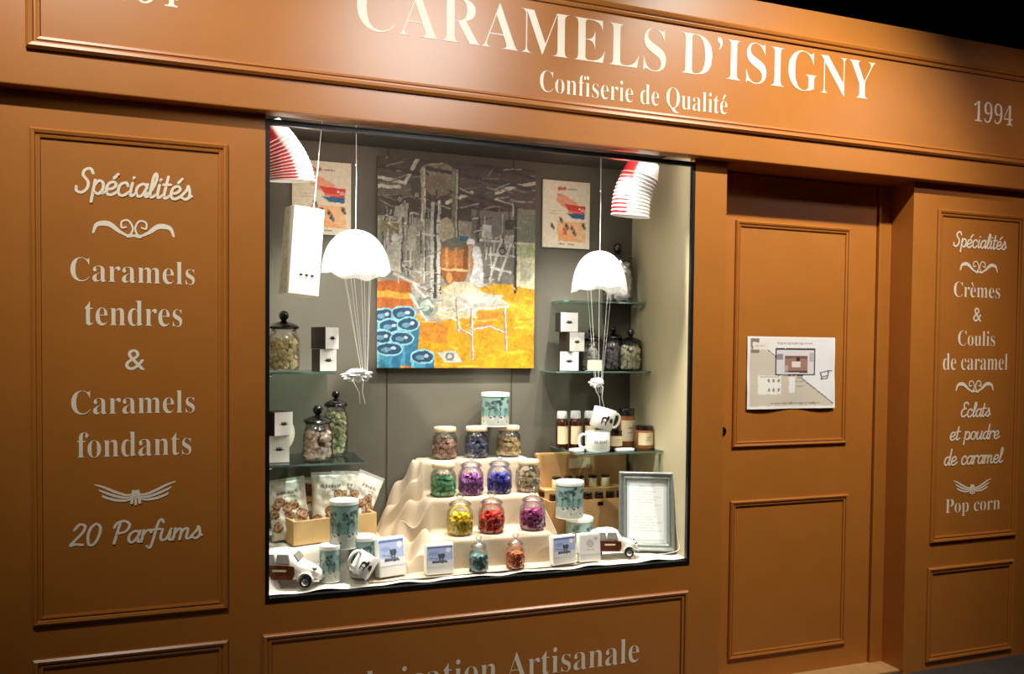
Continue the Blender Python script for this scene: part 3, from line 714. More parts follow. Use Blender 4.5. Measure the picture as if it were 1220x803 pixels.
# ------------------------------------------------------------------ painting and posters
def painting():
    p = Pic(220, 290, (162, 154, 138), warp=.007, seed=4); A = 1.32
    p.rect(-.1, 1.1, .72, 1.1, (92, 80, 66)); p.poly([(-.1, 1.1), (1.1, 1.1), (1.1, .86), (.6, .76), (.4, .72), (-.1, .82)], (82, 70, 58))
    p.rect(.0, .2, .82, .88, (104, 96, 84)); p.ell(.37, .93, .12, .06, (150, 136, 110)); p.ell(.37, .88, .09, .05, (132, 116, 92))
    for a, b, c, d in ((.0, .90, .14, .885), (.0, .86, .13, .86), (.74, .865, .86, .905), (.87, .91, 1, .935), (.74, .83, .88, .80), (.42, .80, .58, .86), (.16, .88, .24, 1.)): p.line(a, b, c, d, .011, (212, 204, 186), 1, A)
    for a, b, c, d in ((.5, .86, 1, .78), (.55, .82, 1, .74), (.3, .96, 1, .9), (0, .95, .3, .93), (.6, 1, 1, .96)): p.line(a, b, c, d, .012, (60, 50, 42), .9, A)
    p.rect(.86, 1.1, .62, .80, (134, 140, 120)); p.rect(.86, 1.1, .40, .63, (226, 218, 178)); p.rect(.88, 1.1, .56, .62, (190, 198, 150)); p.rect(.90, .97, .44, .53, (196, 190, 160))
    p.rect(.58, .87, .42, .78, (128, 122, 112)); p.rect(.02, .16, .64, .70, (146, 132, 96)); p.rect(.0, .2, .45, .64, (150, 146, 134))
    # floor
    p.poly([(-.1, -.1), (1.1, -.1), (1.1, .36), (.98, .40), (.85, .42), (.4, .40), (.2, .42), (-.1, .41)], (206, 154, 30))
    p.poly([(-.1, .41), (.3, .42), (.3, .27), (.1, .26), (-.1, .30)], (188, 104, 46)); p.poly([(-.1, .37), (.2, .36), (.2, .33), (-.1, .34)], (232, 166, 60))
    p.poly([(.22, .22), (.45, .22), (.42, .12), (.28, .13)], (204, 132, 42)); p.poly([(.6, .28), (.78, .28), (.7, .2), (.56, .2)], (206, 128, 48)); p.ell(.2, .05, .08, .05, (196, 104, 40))
    p.poly([(.7, .1), (1.1, .06), (1.1, -.1), (.6, -.1)], (214, 166, 34)); p.poly([(.8, .34), (1.1, .3), (1.1, .18), (.9, .2)], (216, 172, 46))
    # machinery
    p.poly([(.2, .4), (.36, .44), (.4, .22), (.3, .22), (.22, .28)], (168, 164, 154)); p.ell(.29, .30, .055, .045, (112, 132, 118)); p.ell(.29, .30, .03, .025, (170, 186, 172))
    p.poly([(.37, .36), (.56, .38), (.62, .25), (.38, .23)], (190, 182, 158)); p.poly([(.37, .30), (.6, .29), (.62, .25), (.38, .23)], (196, 190, 172))
    for u, v0, v1, w, c in ((.14, .46, .77, .011, (212, 208, 196)), (.175, .44, .78, .010, (176, 172, 160)), (.205, .46, .74, .010, (214, 210, 200)), (.275, .42, .95, .014, (172, 164, 140)), (.285, .42, .95, .005, (230, 224, 206)),
                            (.335, .34, .79, .012, (206, 202, 190)), (.355, .34, .78, .006, (72, 66, 60)), (.375, .36, .80, .012, (222, 218, 206)), (.475, .64, .96, .020, (128, 124, 104)), (.485, .64, .96, .006, (198, 194, 170)), (.62, .62, .8, .010, (90, 84, 76)), (.87, .38, .8, .008, (64, 58, 52))):
        p.line(u, v0, u, v1, w, c, 1, A); p.line(u + w, v0, u + w, v1, .003, (60, 54, 48), .8, A)
    for a, b, c, d in ((.1, .45, .3, .38), (.12, .5, .26, .46), (.22, .4, .34, .3), (.25, .65, .36, .64), (.2, .35, .3, .23), (.7, .44, .78, .64), (.76, .44, .84, .62), (.64, .63, .76, .63), (.7, .56, .86, .56), (.72, .5, .84, .48)): p.line(a, b, c, d, .008, (226, 222, 210), .9, A)
    rs = random.Random(12)
    for k in range(150):
        if k % 3: u, v = rs.uniform(.0, .40), rs.uniform(.40, .78)
        else: u, v = rs.uniform(.58, .88), rs.uniform(.40, .76)
        c = rs.choice([(222, 216, 200), (196, 190, 174), (238, 232, 216), (74, 68, 60), (58, 54, 48), (132, 126, 110), (150, 158, 146)])
        if rs.random() < .6: p.line(u, v, u + rs.uniform(-.008, .008), v + rs.uniform(.03, .12), rs.uniform(.002, .005), c, .9, A)
        else: p.line(u, v, u + rs.uniform(.02, .07), v + rs.uniform(-.02, .02), rs.uniform(.002, .005), c, .9, A)
    for k in range(60):
        u, v = rs.uniform(0, 1), rs.uniform(.78, 1.0); p.line(u, v, u + rs.uniform(.03, .12), v + rs.uniform(-.03, .04), rs.uniform(.002, .005), rs.choice([(150, 140, 122), (60, 52, 44), (116, 104, 88), (190, 182, 164)]), .8, A)
    for k in range(40):
        u, v = rs.uniform(.2, .62), rs.uniform(.23, .40); p.line(u, v, u + rs.uniform(.01, .05), v + rs.uniform(-.02, .02), rs.uniform(.002, .005), rs.choice([(236, 230, 212), (120, 116, 106), (206, 200, 184), (84, 80, 74)]), .9, A)
    for k in range(46):
        u, v = rs.uniform(.25, 1), rs.uniform(.0, .36); p.line(u, v, u + rs.uniform(.03, .12), v + rs.uniform(-.015, .015), rs.uniform(.003, .008), rs.choice([(240, 196, 60), (206, 140, 40), (222, 164, 40), (250, 214, 92)]), .6, A)
    for a, b in ((.235, .83), (.13, .80), (.78, .58)): p.ell(a, b, .022, .020, (62, 58, 52)); p.ell(a, b, .015, .013, (150, 144, 130))
    p.rect(.10, .16, .72, .77, (196, 192, 180)); p.rect(.65, .71, .64, .71, (206, 204, 192)); p.rect(.80, .86, .69, .74, (70, 72, 64)); p.rect(.8, .85, .62, .66, (190, 186, 170))
    p.ell(.42, .67, .05, .06, (196, 184, 152))
    # copper kettle
    p.ell(.475, .50, .088, .115, (156, 92, 42)); p.rect(.388, .562, .50, .60, (176, 112, 54)); p.ell(.475, .60, .088, .028, (116, 100, 78)); p.ell(.475, .615, .06, .02, (120, 122, 108)); p.rect(.5, .56, .62, .645, (58, 108, 136))
    p.rect(.415, .435, .49, .585, (206, 146, 84)); p.rect(.475, .49, .49, .585, (192, 130, 68)); p.rect(.53, .555, .48, .59, (124, 72, 34)); p.rect(.388, .562, .475, .487, (222, 178, 120)); p.ell(.44, .44, .02, .03, (214, 150, 86)); p.ell(.585, .53, .014, .05, (172, 118, 66))
    # workers in white
    p.poly([(.57, .40), (.66, .40), (.655, .52), (.63, .6), (.58, .6), (.60, .52)], (210, 210, 206)); p.ell(.575, .615, .026, .022, (236, 234, 228)); p.ell(.575, .595, .018, .016, (190, 150, 120)); p.line(.6, .56, .64, .47, .018, (216, 218, 214), 1, A)
    p.poly([(.07, .46), (.14, .46), (.145, .54), (.13, .6), (.08, .6), (.06, .54)], (218, 212, 192)); p.ell(.105, .62, .022, .02, (224, 220, 204)); p.poly([(.18, .56), (.23, .56), (.24, .66), (.21, .7), (.18, .66)], (196, 190, 168))
    # pale trays and the steel table
    p.poly([(.38, .37), (.47, .42), (.60, .42), (.66, .37), (.8, .36), (.66, .30), (.5, .35)], (206, 196, 164)); p.poly([(.50, .36), (.60, .39), (.70, .36), (.62, .32)], (224, 214, 180))
    p.poly([(.47, .355), (.58, .295), (.83, .32), (.72, .37)], (190, 184, 172)); p.poly([(.51, .355), (.58, .315), (.70, .325), (.64, .37)], (228, 220, 190)); p.poly([(.47, .355), (.58, .295), (.83, .315), (.82, .30), (.58, .28), (.47, .34)], (206, 198, 192))
    for a, b, c, d in ((.49, .34, .50, .18), (.585, .29, .59, .04), (.80, .30, .81, .09), (.5, .2, .59, .16), (.59, .19, .70, .21), (.70, .21, .8, .18)): p.line(a, b, c, d, .008, (152, 136, 128), 1, A); p.line(a + .006, b, c + .006, d, .003, (226, 214, 200), 1, A)
    p.poly([(.37, .075), (.48, .085), (.53, .03), (.42, .025)], (196, 194, 184)); p.ell(.45, .055, .03, .02, (120, 120, 114)); p.ell(.45, .055, .015, .01, (200, 198, 190))
    # blue buckets
    for a, b, s in ((.04, .25, .07), (.16, .26, .075), (.08, .20, .075), (.19, .21, .07), (.03, .15, .07), (.15, .14, .075), (.07, .09, .085), (.28, .055, .075)):
        p.poly([(a - s, b), (a + s, b), (a + s * .82, b - .13), (a - s * .82, b - .13)], (70, 150, 178)); p.poly([(a + s * .2, b), (a + s, b), (a + s * .82, b - .13), (a + s * .3, b - .13)], (52, 112, 146)); p.poly([(a - s, b), (a - s * .7, b), (a - s * .62, b - .13), (a - s * .82, b - .13)], (120, 192, 208))
        p.ell(a, b, s, .036, (150, 206, 216)); p.ell(a, b, s * .88, .028, (44, 78, 108)); p.ell(a - s * .2, b - .004, s * .35, .012, (104, 150, 172)); p.ell(a + s * .3, b + .004, s * .18, .008, (196, 212, 214))
    p.gain = .80; p.grain(.10, 90, 8); p.grain(.08, 160, 9); p.grain(.08, 26, 10)
    return p
a, b, c, d = P(447, 186, BK - .03), P(637, 201, BK - .03), P(452, 440, BK - .03), P(637, 437, BK - .03)
px0, px1, pz0, pz1 = (a.x + c.x) / 2, (b.x + d.x) / 2, (c.z + d.z) / 2, min((a.z + b.z) / 2, CZ - .03)
pt = thing('painting', 'large painting of a copper kettle, yellow floor and blue buckets on the back wall', 'painting', ((px0 + px1) / 2, BK - .03, pz0))
pic_panel(painting(), px1 - px0, pz1 - pz0, 0).build('painted_canvas', CANVASM, pt)
m = MB(); m.box(-(px1 - px0) / 2, (px1 - px0) / 2, .0005, .027, 0, pz1 - pz0); m.build('stretcher', mat('canvas_edge', (96, 88, 72), rough=.8), pt)

def poster():
    p = Pic(70, 100, (232, 222, 196), warp=.01, seed=9)
    p.rect(.32, .48, .86, .91, (214, 96, 80), .9); p.scribble(.48, .72, .885, .025, (110, 110, 104), 8, 2); p.scribble(.3, .42, .79, .03, (70, 66, 60), 3, 4)
    p.poly([(.3, .80), (.45, .79), (.75, .68), (.6, .58), (.4, .62), (.28, .70)], (232, 158, 128), .9); p.poly([(.45, .66), (.9, .64), (.9, .53), (.7, .5), (.55, .56)], (214, 74, 62)); p.poly([(.5, .52), (.9, .52), (.88, .44), (.62, .45)], (60, 104, 140)); p.rect(.55, .8, .53, .56, (230, 120, 100))
    p.poly([(.3, .40), (.9, .40), (.92, .10), (.34, .10)], (238, 190, 142)); p.poly([(.3, .3), (.7, .16), (.9, .1), (.34, .1)], (236, 164, 112), .7)
    for a, b in ((.2, .32), (.38, .42), (.5, .33), (.62, .30), (.46, .26), (.86, .35), (.66, .24)): p.ell(a, b, .03, .035, (80, 74, 66)); p.ell(a + .03, b - .03, .028, .03, (96, 122, 116)); p.ell(a - .02, b + .03, .018, .018, (214, 120, 88))
    p.poly([(.42, .2), (.5, .2), (.52, .28), (.46, .3)], (222, 110, 60)); p.rect(.8, .88, .55, .6, (244, 236, 220), .6); p.ell(.78, .6, .02, .015, (250, 240, 220))
    p.scribble(.12, .4, .55, .012, (160, 150, 130), 9, 6, .6); p.scribble(.12, .35, .5, .012, (160, 150, 130), 9, 8, .6); p.scribble(.34, .46, .055, .03, (90, 80, 70), 3, 5); p.scribble(.54, .68, .055, .03, (140, 120, 100), 5, 6)
    p.grain(.04, 30, 3); return p
pp = poster()
for lab, (u0, u1, v0, v1) in (('cream exhibition poster on the back wall at right, beside the painting', (647, 702, 213.5, 297)), ('cream exhibition poster on the back wall at left, behind the hanging tubs and carton', (348, 418, 189, 281))):
    a, b = P(u0, v0, BK - .012), P(u1, v1, BK - .012)
    o = pic_panel(pp, b.x - a.x, a.z - b.z, 0, t=.008).build('poster', PRINT, None, loc=((a.x + b.x) / 2, BK - .0125, b.z)); tag(o, lab, 'poster', 'exhibition posters')

# door sign
def notice():
    p = Pic(150, 125, (240, 238, 236), warp=.004, seed=2)
    p.poly([(.03, .97), (.22, .80), (.97, .07), (.97, .04), (.03, .04)], (214, 204, 188)); p.poly([(.2, .84), (.98, .97), (.97, .06)], (240, 240, 242)); p.line(.21, .83, .97, .07, .006, (92, 88, 80))
    p.rect(.04, .13, .77, .97, (140, 130, 122)); p.rect(.06, .24, .82, .92, (240, 230, 220)); p.scribble(.08, .2, .87, .03, (212, 190, 180), 6, 3)
    p.scribble(.33, .74, .91, .035, (190, 160, 166), 16, 4); p.rect(.31, .77, .46, .84, (52, 46, 48)); p.rect(.325, .755, .48, .82, (228, 222, 226)); p.rect(.42, .68, .52, .74, (168, 128, 116)); p.rect(.42, .68, .70, .73, (122, 96, 88)); p.rect(.50, .6, .58, .66, (240, 228, 220)); p.ell(.57, .69, .025, .03, (70, 56, 56)); p.rect(.33, .40, .68, .76, (150, 146, 150)); p.rect(.7, .75, .66, .78, (190, 186, 190)); p.rect(.42, .68, .5, .53, (96, 70, 64))
    p.rect(.12, .38, .2, .46, (244, 242, 236)); p.rect(.14, .36, .43, .455, (210, 206, 198))
    for i in range(3):
        for j in range(2): p.ell(.24 + .055 * i, .26 + .13 * j, .014, .025, (150, 140, 134))
    p.rect(.38, .46, .46, .60, (222, 218, 220), .5); p.rect(.47, .54, .22, .44, (246, 244, 242)); p.rect(.56, .63, .42, .46, (176, 170, 166)); p.scribble(.55, .63, .38, .02, (150, 146, 142), 5, 8); p.scribble(.55, .63, .31, .02, (150, 146, 142), 5, 9)
    for a, b, c, d in ((.83, .50, .93, .53), (.84, .44, .92, .46), (.83, .50, .85, .41), (.93, .53, .91, .42), (.84, .41, .91, .42), (.92, .52, .96, .53)): p.line(a, b, c, d, .008, (120, 120, 126))
    p.scribble(.25, .82, .075, .028, (150, 136, 122), 26, 11); p.rect(0, .02, 0, 1, (250, 248, 244)); p.rect(0, 1, 0, .025, (250, 248, 244)); p.rect(0, 1, .98, 1, (250, 248, 244)); p.rect(.985, 1, 0, 1, (250, 248, 244))
    return p
a, b, c = P(890, 400.5, DY), P(992.5, 486, DY), P(990, 401, DY)
wS, hS = b.x - a.x, a.z - P(890, 487.5, DY).z
nb_ = pic_grid(notice(), lambda u, v: (-wS / 2 + u * wS, -.003 - .006 * (1 - v) ** 3 * (1 + math.sin(9 * u)) - .002 * math.sin(6 * v) ** 2 * (1 if u < .05 or u > .95 else .3), v * hS))
o = nb_.build('paper_notice', PRINT, None, True, loc=((a.x + b.x) / 2, DY - .001, a.z - hS)); tag(o, 'white landscape paper notice showing a web shop page, taped to the door', 'notice')

# ------------------------------------------------------------------ popcorn tubs, nested in two hanging stacks
def tub():
    r0, r1, h, n = .068, .082, .062, 40; prof = [(r0, 0), (r0 * 1.02, .003), (r1, h), (r1 + .002, h + .001), (r1 + .0035, h + .0035), (r1 + .002, h + .006), (r1 - .001, h + .006), (r1 - .003, h), (r0 - .002, .008)]
    m = MB(); m.lathe(prof, n, cap1=True); cols = []
    red, wh = lin((205, 40, 44)), lin((240, 236, 230)); k = len(prof)
    for i in range(n):
        for q in range(k):
            isred = (i / n) % .5 < .25 and q < 4
            cols.append((*(red if isred else wh), 1))
    m.c = cols; return m
tubo = tub().build('popcorn_tub', CUP, None, 50); first = True
def tub_stack(u0, v0, u1, v1, Y, n, lean0, lean1, spin, grp, place):
    """from the lowest tub (mouth down) at pixel (u0, v0) up to the topmost"""
    global first
    A, B = P(u0, v0, Y), P(u1, v1, Y)
    for i in range(n):
        t = i / (n - 1); lean = lean0 + (lean1 - lean0) * t
        bow = math.sin(PI * t) * .012 * (-1 if lean1 < 0 else 1)
        p = A.lerp(B, t) + Vector((-bow, 0, 0))
        o = tubo if first else tubo.copy()
        if not first: C.objects.link(o)
        first = False
        o.location = p; Rm = Matrix.Rotation(lean, 4, 'Y') @ Matrix.Rotation(.12, 4, 'X') @ Matrix.Rotation(PI, 4, 'X') @ Matrix.Rotation(spin, 4, 'Z') @ Matrix.Translation((0, 0, -.068))
        o.matrix_world = Matrix.Translation(p) @ Rm
        pos = 'lowest' if i == 0 else 'topmost' if i == n - 1 else None
        tag(o, (f'{pos} red and white striped tub of the stack hanging {place}' if pos else f'red and white striped tub inside the nested stack hanging {place}'), 'tub', grp)
tub_stack(348, 216, 325, 171, .14, 13, -.07, -.55, 1.45, 'striped tubs hanging at the left', 'at the left of the window')
tub_stack(751, 258, 762, 212, .17, 12, .06, .27, 2.34, 'striped tubs hanging at the right', 'at the right of the window')

# ------------------------------------------------------------------ parachutes
def parachute(label, u, vtop, vrim, ul, ur, Y, knot, seed, load):
    top, l, r = P(u, vtop, Y), P(ul, vrim, Y), P(ur, vrim, Y)
    R_ = (ur - ul) / 2 * dep(P(u, vrim, Y)) / F; cx = (l.x + r.x) / 2; zr = (l.z + r.z) / 2; h = top.z - zr
    t = thing('toy_parachute', label, 'parachute', (cx, Y, zr), 0, 'white toy parachutes')
    rs = random.Random(seed); m = MB(); n, k = 64, 16; vs = []
    ph = [rs.uniform(0, 6) for _ in range(3)]
    for i in range(n):
        a = 2 * PI * i / n
        for q in range(k + 1):
            s = q / k; rr = R_ * (.18 * s + .82 * math.sin(s * PI / 2))
            wob = 1 + .035 * s ** 2 * math.sin(9 * a + ph[0]) + .02 * s ** 2 * math.sin(14 * a + ph[1]) + .04 * s * math.sin(3 * a + ph[1])
            z = h * (1 - s ** 2.1) + .006 * s ** 5 * math.sin(8 * a + ph[0] + 1) + .012 * s ** 3 * math.sin(2 * a + ph[2])
            vs.append((rr * wob * math.cos(a), rr * wob * math.sin(a) * .8, z))
    fs = [(i * (k + 1) + q, ((i + 1) % n) * (k + 1) + q, ((i + 1) % n) * (k + 1) + q + 1, i * (k + 1) + q + 1) for i in range(n) for q in range(k)]
    m.add(vs, fs); cp = m.build('canopy', CLOTHPAR, t, True)
    
    K = Vector(knot) - Vector((cx, Y, zr))
    for i in range(8):
        a = 2 * PI * (i + .5) / 8; m = MB()
        st = Vector((R_ * .5 * math.cos(a), R_ * .4 * math.sin(a), .02 + h * .5)); end = K + Vector((.012 * math.cos(a), .012 * math.sin(a), 0))
        m.tube([st, st.lerp(end, .5) + Vector((0, 0, -.004)), end], .0007, 5); m.build('cord', THREAD, t)
    m = MB(); m.tube([(0, 0, h - .004), (.002, 0, (CZ - zr + h) / 2), (0, 0, CZ - zr)], .0009, 5); m.sphere((0, 0, (CZ - zr) * .62 + h * .38), .004, n=8, k=6); m.build('hanging_thread', THREAD, t)
    return t
kl = P(434, 444, .17); kr = P(713, 468, .27)
parachute('white cloth parachute hanging in front of the left edge of the painting', 423, 274, 327, 383, 463, .24, kl, 3, 0)
parachute('white cloth parachute hanging in front of the large jar at right', 712, 299, 346, 679, 748, .30, kr, 5, 0)
# crumpled clear parcel under the left parachute
def crumple(label, u, v, Y, sx, sy, sz, seed, ends=True):
    c = P(u, v, Y); rs = random.Random(seed); m = MB(); n, k = 18, 12; vs = []
    for j in range(k + 1):
        ph = -PI / 2 + PI * j / k
        for i in range(n):
            a = 2 * PI * i / n; w = 1 + rs.uniform(-.22, .22)
            vs.append((sx * w * math.cos(ph) * math.cos(a), sy * w * math.cos(ph) * math.sin(a), sz * w * math.sin(ph)))
    m.add(vs, [(j * n + i, j * n + (i + 1) % n, (j + 1) * n + (i + 1) % n, (j + 1) * n + i) for j in range(k) for i in range(n)])
    t = thing('wrapped_parcel', label, 'parcel', c)
    m.build('wrapping', mat('white_wrapping', (226, 224, 218), rough=.25, spec=.7), t, 25)
    m = MB()
    for s in (-1, 1): m.tube([(s * .004, -sy * .6, sz * .4), (s * .02, -sy, -.02), (s * .006 + .012, -sy * .8, -.065), (s * .01 + .02, -sy * .7, -.11)], [.0025, .002, .0014, .0008], 6)
    m.build('ribbon_tail', THREAD, t); return t
crumple('crumpled white wrapped parcel hanging under the left parachute', 425, 447, .17, .058, .032, .024, 2)
crumple('small white wrapped parcel tied under the right parachute', 711, 456, .27, .034, .022, .020, 6)

# tall hanging carton
a = P(358, 252, .16); b = P(358, 356, .16)
t = thing('tall_carton', 'tall white printed carton hanging beside the left parachute', 'carton', (P(356, 352, .16).x, .16, P(356, 352, .16).z), 0, None, rot=(0, .07, .32))
hc = a.z - b.z; m = MB(); m.box(-.06, .06, -.045, .045, 0, hc, bev=.002); m.build('carton_body', WHITE, t)
pic = Pic(20, 60, (206, 206, 204), warp=.02, seed=5); rs = random.Random(3)
for i in range(60): pic.ell(rs.random(), rs.random(), .05, .015, (150, 150, 152), .5)
b_ = pic_grid(pic, lambda u, v: (-.0605, .044 - u * .088, .003 + v * (hc - .006))); b_.build('side_print', PRINT, t)
m = MB()
for k in range(3): m.sphere((-.016 + k * .022, -.0455, .075), .007, sc=(1, .1, .6), n=8, k=6)
m.build('front_print', DARKPRINT, t)
m = MB(); m.tube([(.05, .035, hc - .002), (.06, .035, hc + (CZ - a.z))], .0008, 5); m.build('hanging_thread', THREAD, t)

# ------------------------------------------------------------------ tins
def tin_pic(seed):
    p = Pic(110, 64, (150, 192, 184), warp=.012, seed=seed); p.rect(0, 1, .6, 1, (164, 204, 196)); p.rect(0, 1, .0, .34, (206, 214, 202)); rs = random.Random(seed)
    for k in range(6):
        u = k / 6 + rs.uniform(.02, .08); p.line(u, .3, u + .01, .7, .006, (70, 84, 80)); hh = rs.uniform(.62, .8)
        for q in range(9): p.ell(u + rs.uniform(-.05, .05), hh + rs.uniform(-.14, .12), .022, .05, rs.choice([(84, 112, 110), (66, 90, 92), (112, 146, 140)]))
        p.ell(u + .085, .5, .03, .12, (120, 156, 148)); p.ell(u + .08, .56, .022, .06, (90, 120, 116))
        c = u + rs.uniform(.02, .06); p.ell(c, .27, .036, .07, (238, 236, 228)); p.rect(c - .03, c - .022, .16, .26, (228, 226, 218)); p.rect(c + .022, c + .03, .16, .26, (228, 226, 218)); p.ell(c + .04, .33, .014, .04, (90, 84, 80)); p.ell(c - .01, .29, .014, .03, (84, 78, 76))
        c = u + .09; p.ell(c, .13, .03, .05, (232, 230, 220)); p.ell(c + .012, .14, .012, .025, (96, 88, 84))
    p.rect(0, 1, 0, .03, (220, 224, 216)); p.rect(0, 1, .96, 1, (120, 160, 154)); p.gain = .8; return p
tin_cols = tin_pic(3)
def tin(label, u, v, Y, z, r, h, rz, cat='tin'):
    t = thing('printed_tin', label, cat, (X(u, v, Y), Y, z), rz, 'teal printed tins')
    pic_grid(tin_cols, lambda a, b: (r * math.cos(2 * PI * a), r * math.sin(2 * PI * a), .002 + b * (h - .016))).build('tin_body', TINP, t, True)
    m = MB(); m.lathe([(0, 0), (r * 1.01, 0), (r * 1.01, .003), (0, .003)], 32); m.build('base_rim', TINWHITE, t, 40)
    m = MB(); m.lathe([(0, h - .016), (r * 1.03, h - .016), (r * 1.035, h - .012), (r * 1.03, h - .002), (r * .98, h), (r * .9, h - .002), (0, h - .002)], 32); m.build('lid', TINWHITE, t, 40)
    return t
tin('teal tin with white lid standing on top of the candy jars', 590, 490, .455, S3 + .0015 + .118 + .0205, .062, .150, .3)
tin('teal tin with white lid on the block beside the crate at left', 410, 630, .145, .778, .054, .183, 1.2)
tin('small slim teal tin standing behind the left toy car', 393, 670, .112, FZ + .004, .039, .138, 2.0)
tin('teal tin with white lid leaning on the white mug at left', 433, 665, .146, FZ + .004, .047, .155, .7)
tin('teal tin with white lid in front of the wooden presentation case, upper one', 678.5, 600, .262, FZ + .004 + .148, .061, .160, .1)
tin('low teal tin under the other teal tin beside the right packets', 690, 635, .258, FZ + .004, .061, .147, 2.6)

# ------------------------------------------------------------------ crate with printed bags at left
cl = P(349, 651, .18); cr = P(453, 631, .40)
ang = math.atan2(.10, cr.x - cl.x)
cw, cdp, ch = .345, .215, .092
t = thing('wooden_crate', 'pale wooden crate full of printed candy bags at the left', 'crate', (.232, .185, .784), ang)
m = MB(); th = .008
m.box(0, cw, 0, th, 0, ch); m.build('front_board', WOOD, t)
m = MB(); m.box(0, cw, cdp - th, cdp, 0, ch); m.build('back_board', WOOD, t)
m = MB(); m.box(0, th, th, cdp - th, 0, ch); m.build('end_board', WOOD, t)
m = MB(); m.box(cw - th, cw, th, cdp - th, 0, ch); m.build('end_board', WOOD, t)
m = MB(); m.box(th, cw - th, th, cdp - th, 0, .006); m.build('bottom_board', WOOD, t)
t.rotation_euler = (0, 0, ang)
def bag_pic(seed, brown):
    p = Pic(44, 60, (232, 224, 210), warp=.03, seed=seed); rs = random.Random(seed)
    p.scribble(.22, .78, .80, .07, (120, 106, 96), 5, seed); p.scribble(.3, .7, .72, .04, (150, 136, 120), 6, seed + 1)
    for i in range(12): u, v = rs.uniform(.08, .92), rs.uniform(.2, .66); p.ell(u, v, .13, .085, (122, 76, 52)); p.ell(u, v + .01, .10, .06, (204, 168, 132)); p.ell(u, v + .01, .05, .03, (150, 106, 76))
    if brown: p.rect(0, 1, .55, 1.2, (128, 70, 40)); p.rect(.1, .9, .6, .7, (196, 160, 120))
    p.rect(0, 1, .93, 1.1, (214, 208, 196)); p.grain(.1, 12, seed); return p
def bag(label, x, y, z, w, h, thick, rot, seed, brown=False):
    t = thing('candy_bag', label, 'bag', (x, y, z), 0, None, rot=rot)
    def sh(sign):
        def fn(u, v):
            e = (4 * u * (1 - u)) ** .5 * (min(1, (1 - v) * 3.2) ** .7) * (min(1, v * 6 + .15)) ** .6
            cr_ = .003 * math.sin(19 * u + 7 * v + seed) + .002 * math.sin(33 * v + 11 * u)
            return ((u - .5) * w * (1 - .06 * math.sin(PI * v)), sign * (-thick / 2 * e - cr_ * e), v * h)
        return fn
    p = bag_pic(seed, brown); A = pic_grid(p, sh(1)); B = pic_grid(p, sh(-1)); n = len(A.v); A.v += B.v; A.f += [tuple(n + i for i in q[::-1]) for q in B.f]; A.m += B.m; A.c = np.vstack([A.c, B.c])
    A.build('film', BAGP, t, 60)
    m = MB()
    for k in range(7): m.box(-w / 2, w / 2, -.0015, .0015, h - .002 + k * .002, h - .001 + k * .002)
    m.build('crimped_seal', WHITE, t); return t
bz = .792
bag('white printed candy bag at the left end of the crate', .235, .285, bz, .155, .225, .05, (-.22, -.10, .1), 1)
bag('brown-topped candy bag between the white ones in the crate', .300, .345, bz, .12, .215, .036, (-.1, .0, .2), 4, True)
bag('white printed candy bag standing in the middle of the crate', .385, .330, bz, .155, .235, .05, (-.14, .04, .2), 2)
bag('white printed candy bag tipped to the right, at the right end of the crate', .478, .352, bz + .008, .125, .225, .045, (-.05, .42, .3), 3)
bag('tan printed candy bag behind the tipped one in the crate', .44, .415, bz, .12, .225, .036, (-.06, .1, .2), 6, False)

# ------------------------------------------------------------------ mugs
def mug(label, loc, rot, r, h, text=None, cow=False, handle_at=PI):
    t = thing('mug', label, 'mug', loc, 0, None, rot=rot)
    m = MB(); m.lathe([(0, .002), (r * .9, 0), (r, .006), (r, h - .002), (r - .002, h), (r - .004, h - .002), (r - .004, .010), (0, .008)], 40, cap0=False, cap1=False); m.build('mug_body', CERAMIC, t, 50)
    m = MB(); ca, sa = math.cos(handle_at), math.sin(handle_at)
    pts = [(r * .98 + d * .036, z * h) for d, z in ((0, .82), (.5, .86), (.9, .74), (1, .52), (.85, .3), (.45, .18), (0, .2))]
    q = smooth_line(pts, 4); m.tube([(p.x * ca, p.x * sa, p.y) for p in q], .006, 8); m.build('handle', CERAMIC, t, True)
    if text:
        v, f = serif_shapes(text, -.004); xs = [p[0] for p in v]; c = (min(xs) + max(xs)) / 2; s = r * 1.15 / (max(xs) - min(xs)); m = MB()
        m.add([((r + .0006) * math.sin((p[0] - c) * s / r - .12), -(r + .0006) * math.cos((p[0] - c) * s / r - .12), h * .42 + p[1] * s) for p in v], f); m.build('lettering', DARKPRINT, t)
    if cow:
        m = MB()
        M_off = -.35
        for (a0, z0, ra, rb) in ((.1, .5, .30, .14), (.35, .60, .12, .12), (-.12, .36, .06, .12), (.25, .34, .06, .12), (.72, .5, .2, .12), (.9, .42, .06, .1)):
            a0 += M_off; vs = [((r + .0007) * math.sin(a0 + ra * math.cos(2 * PI * k / 12)), -(r + .0007) * math.cos(a0 + ra * math.cos(2 * PI * k / 12)), h * (z0 + rb * math.sin(2 * PI * k / 12))) for k in range(12)]
            m.add(vs, [tuple(range(12))])
        m.build('animal_print', DARKPRINT, t)
    return t
mz = SH2 + .001
mug('white mug lettered on its side standing on the lowest right shelf', (X(712, 525, .29), .29, mz), (0, 0, 0), .056, .088, text='D-DAY')
mug('tilted white mug with animal print resting on the lettered mug under the parachute', (X(716, 510, .29) - .004, .29, mz + .088 + .014), (.10, .24, 0), .052, .092, cow=True, handle_at=.1)
mug('white mug with a brown picture lying tipped beside the left toy car', (X(424, 684, .055) + .008, .062, FZ + .030), (-.12, .60, 0), .042, .088, cow=True, handle_at=PI + .45)

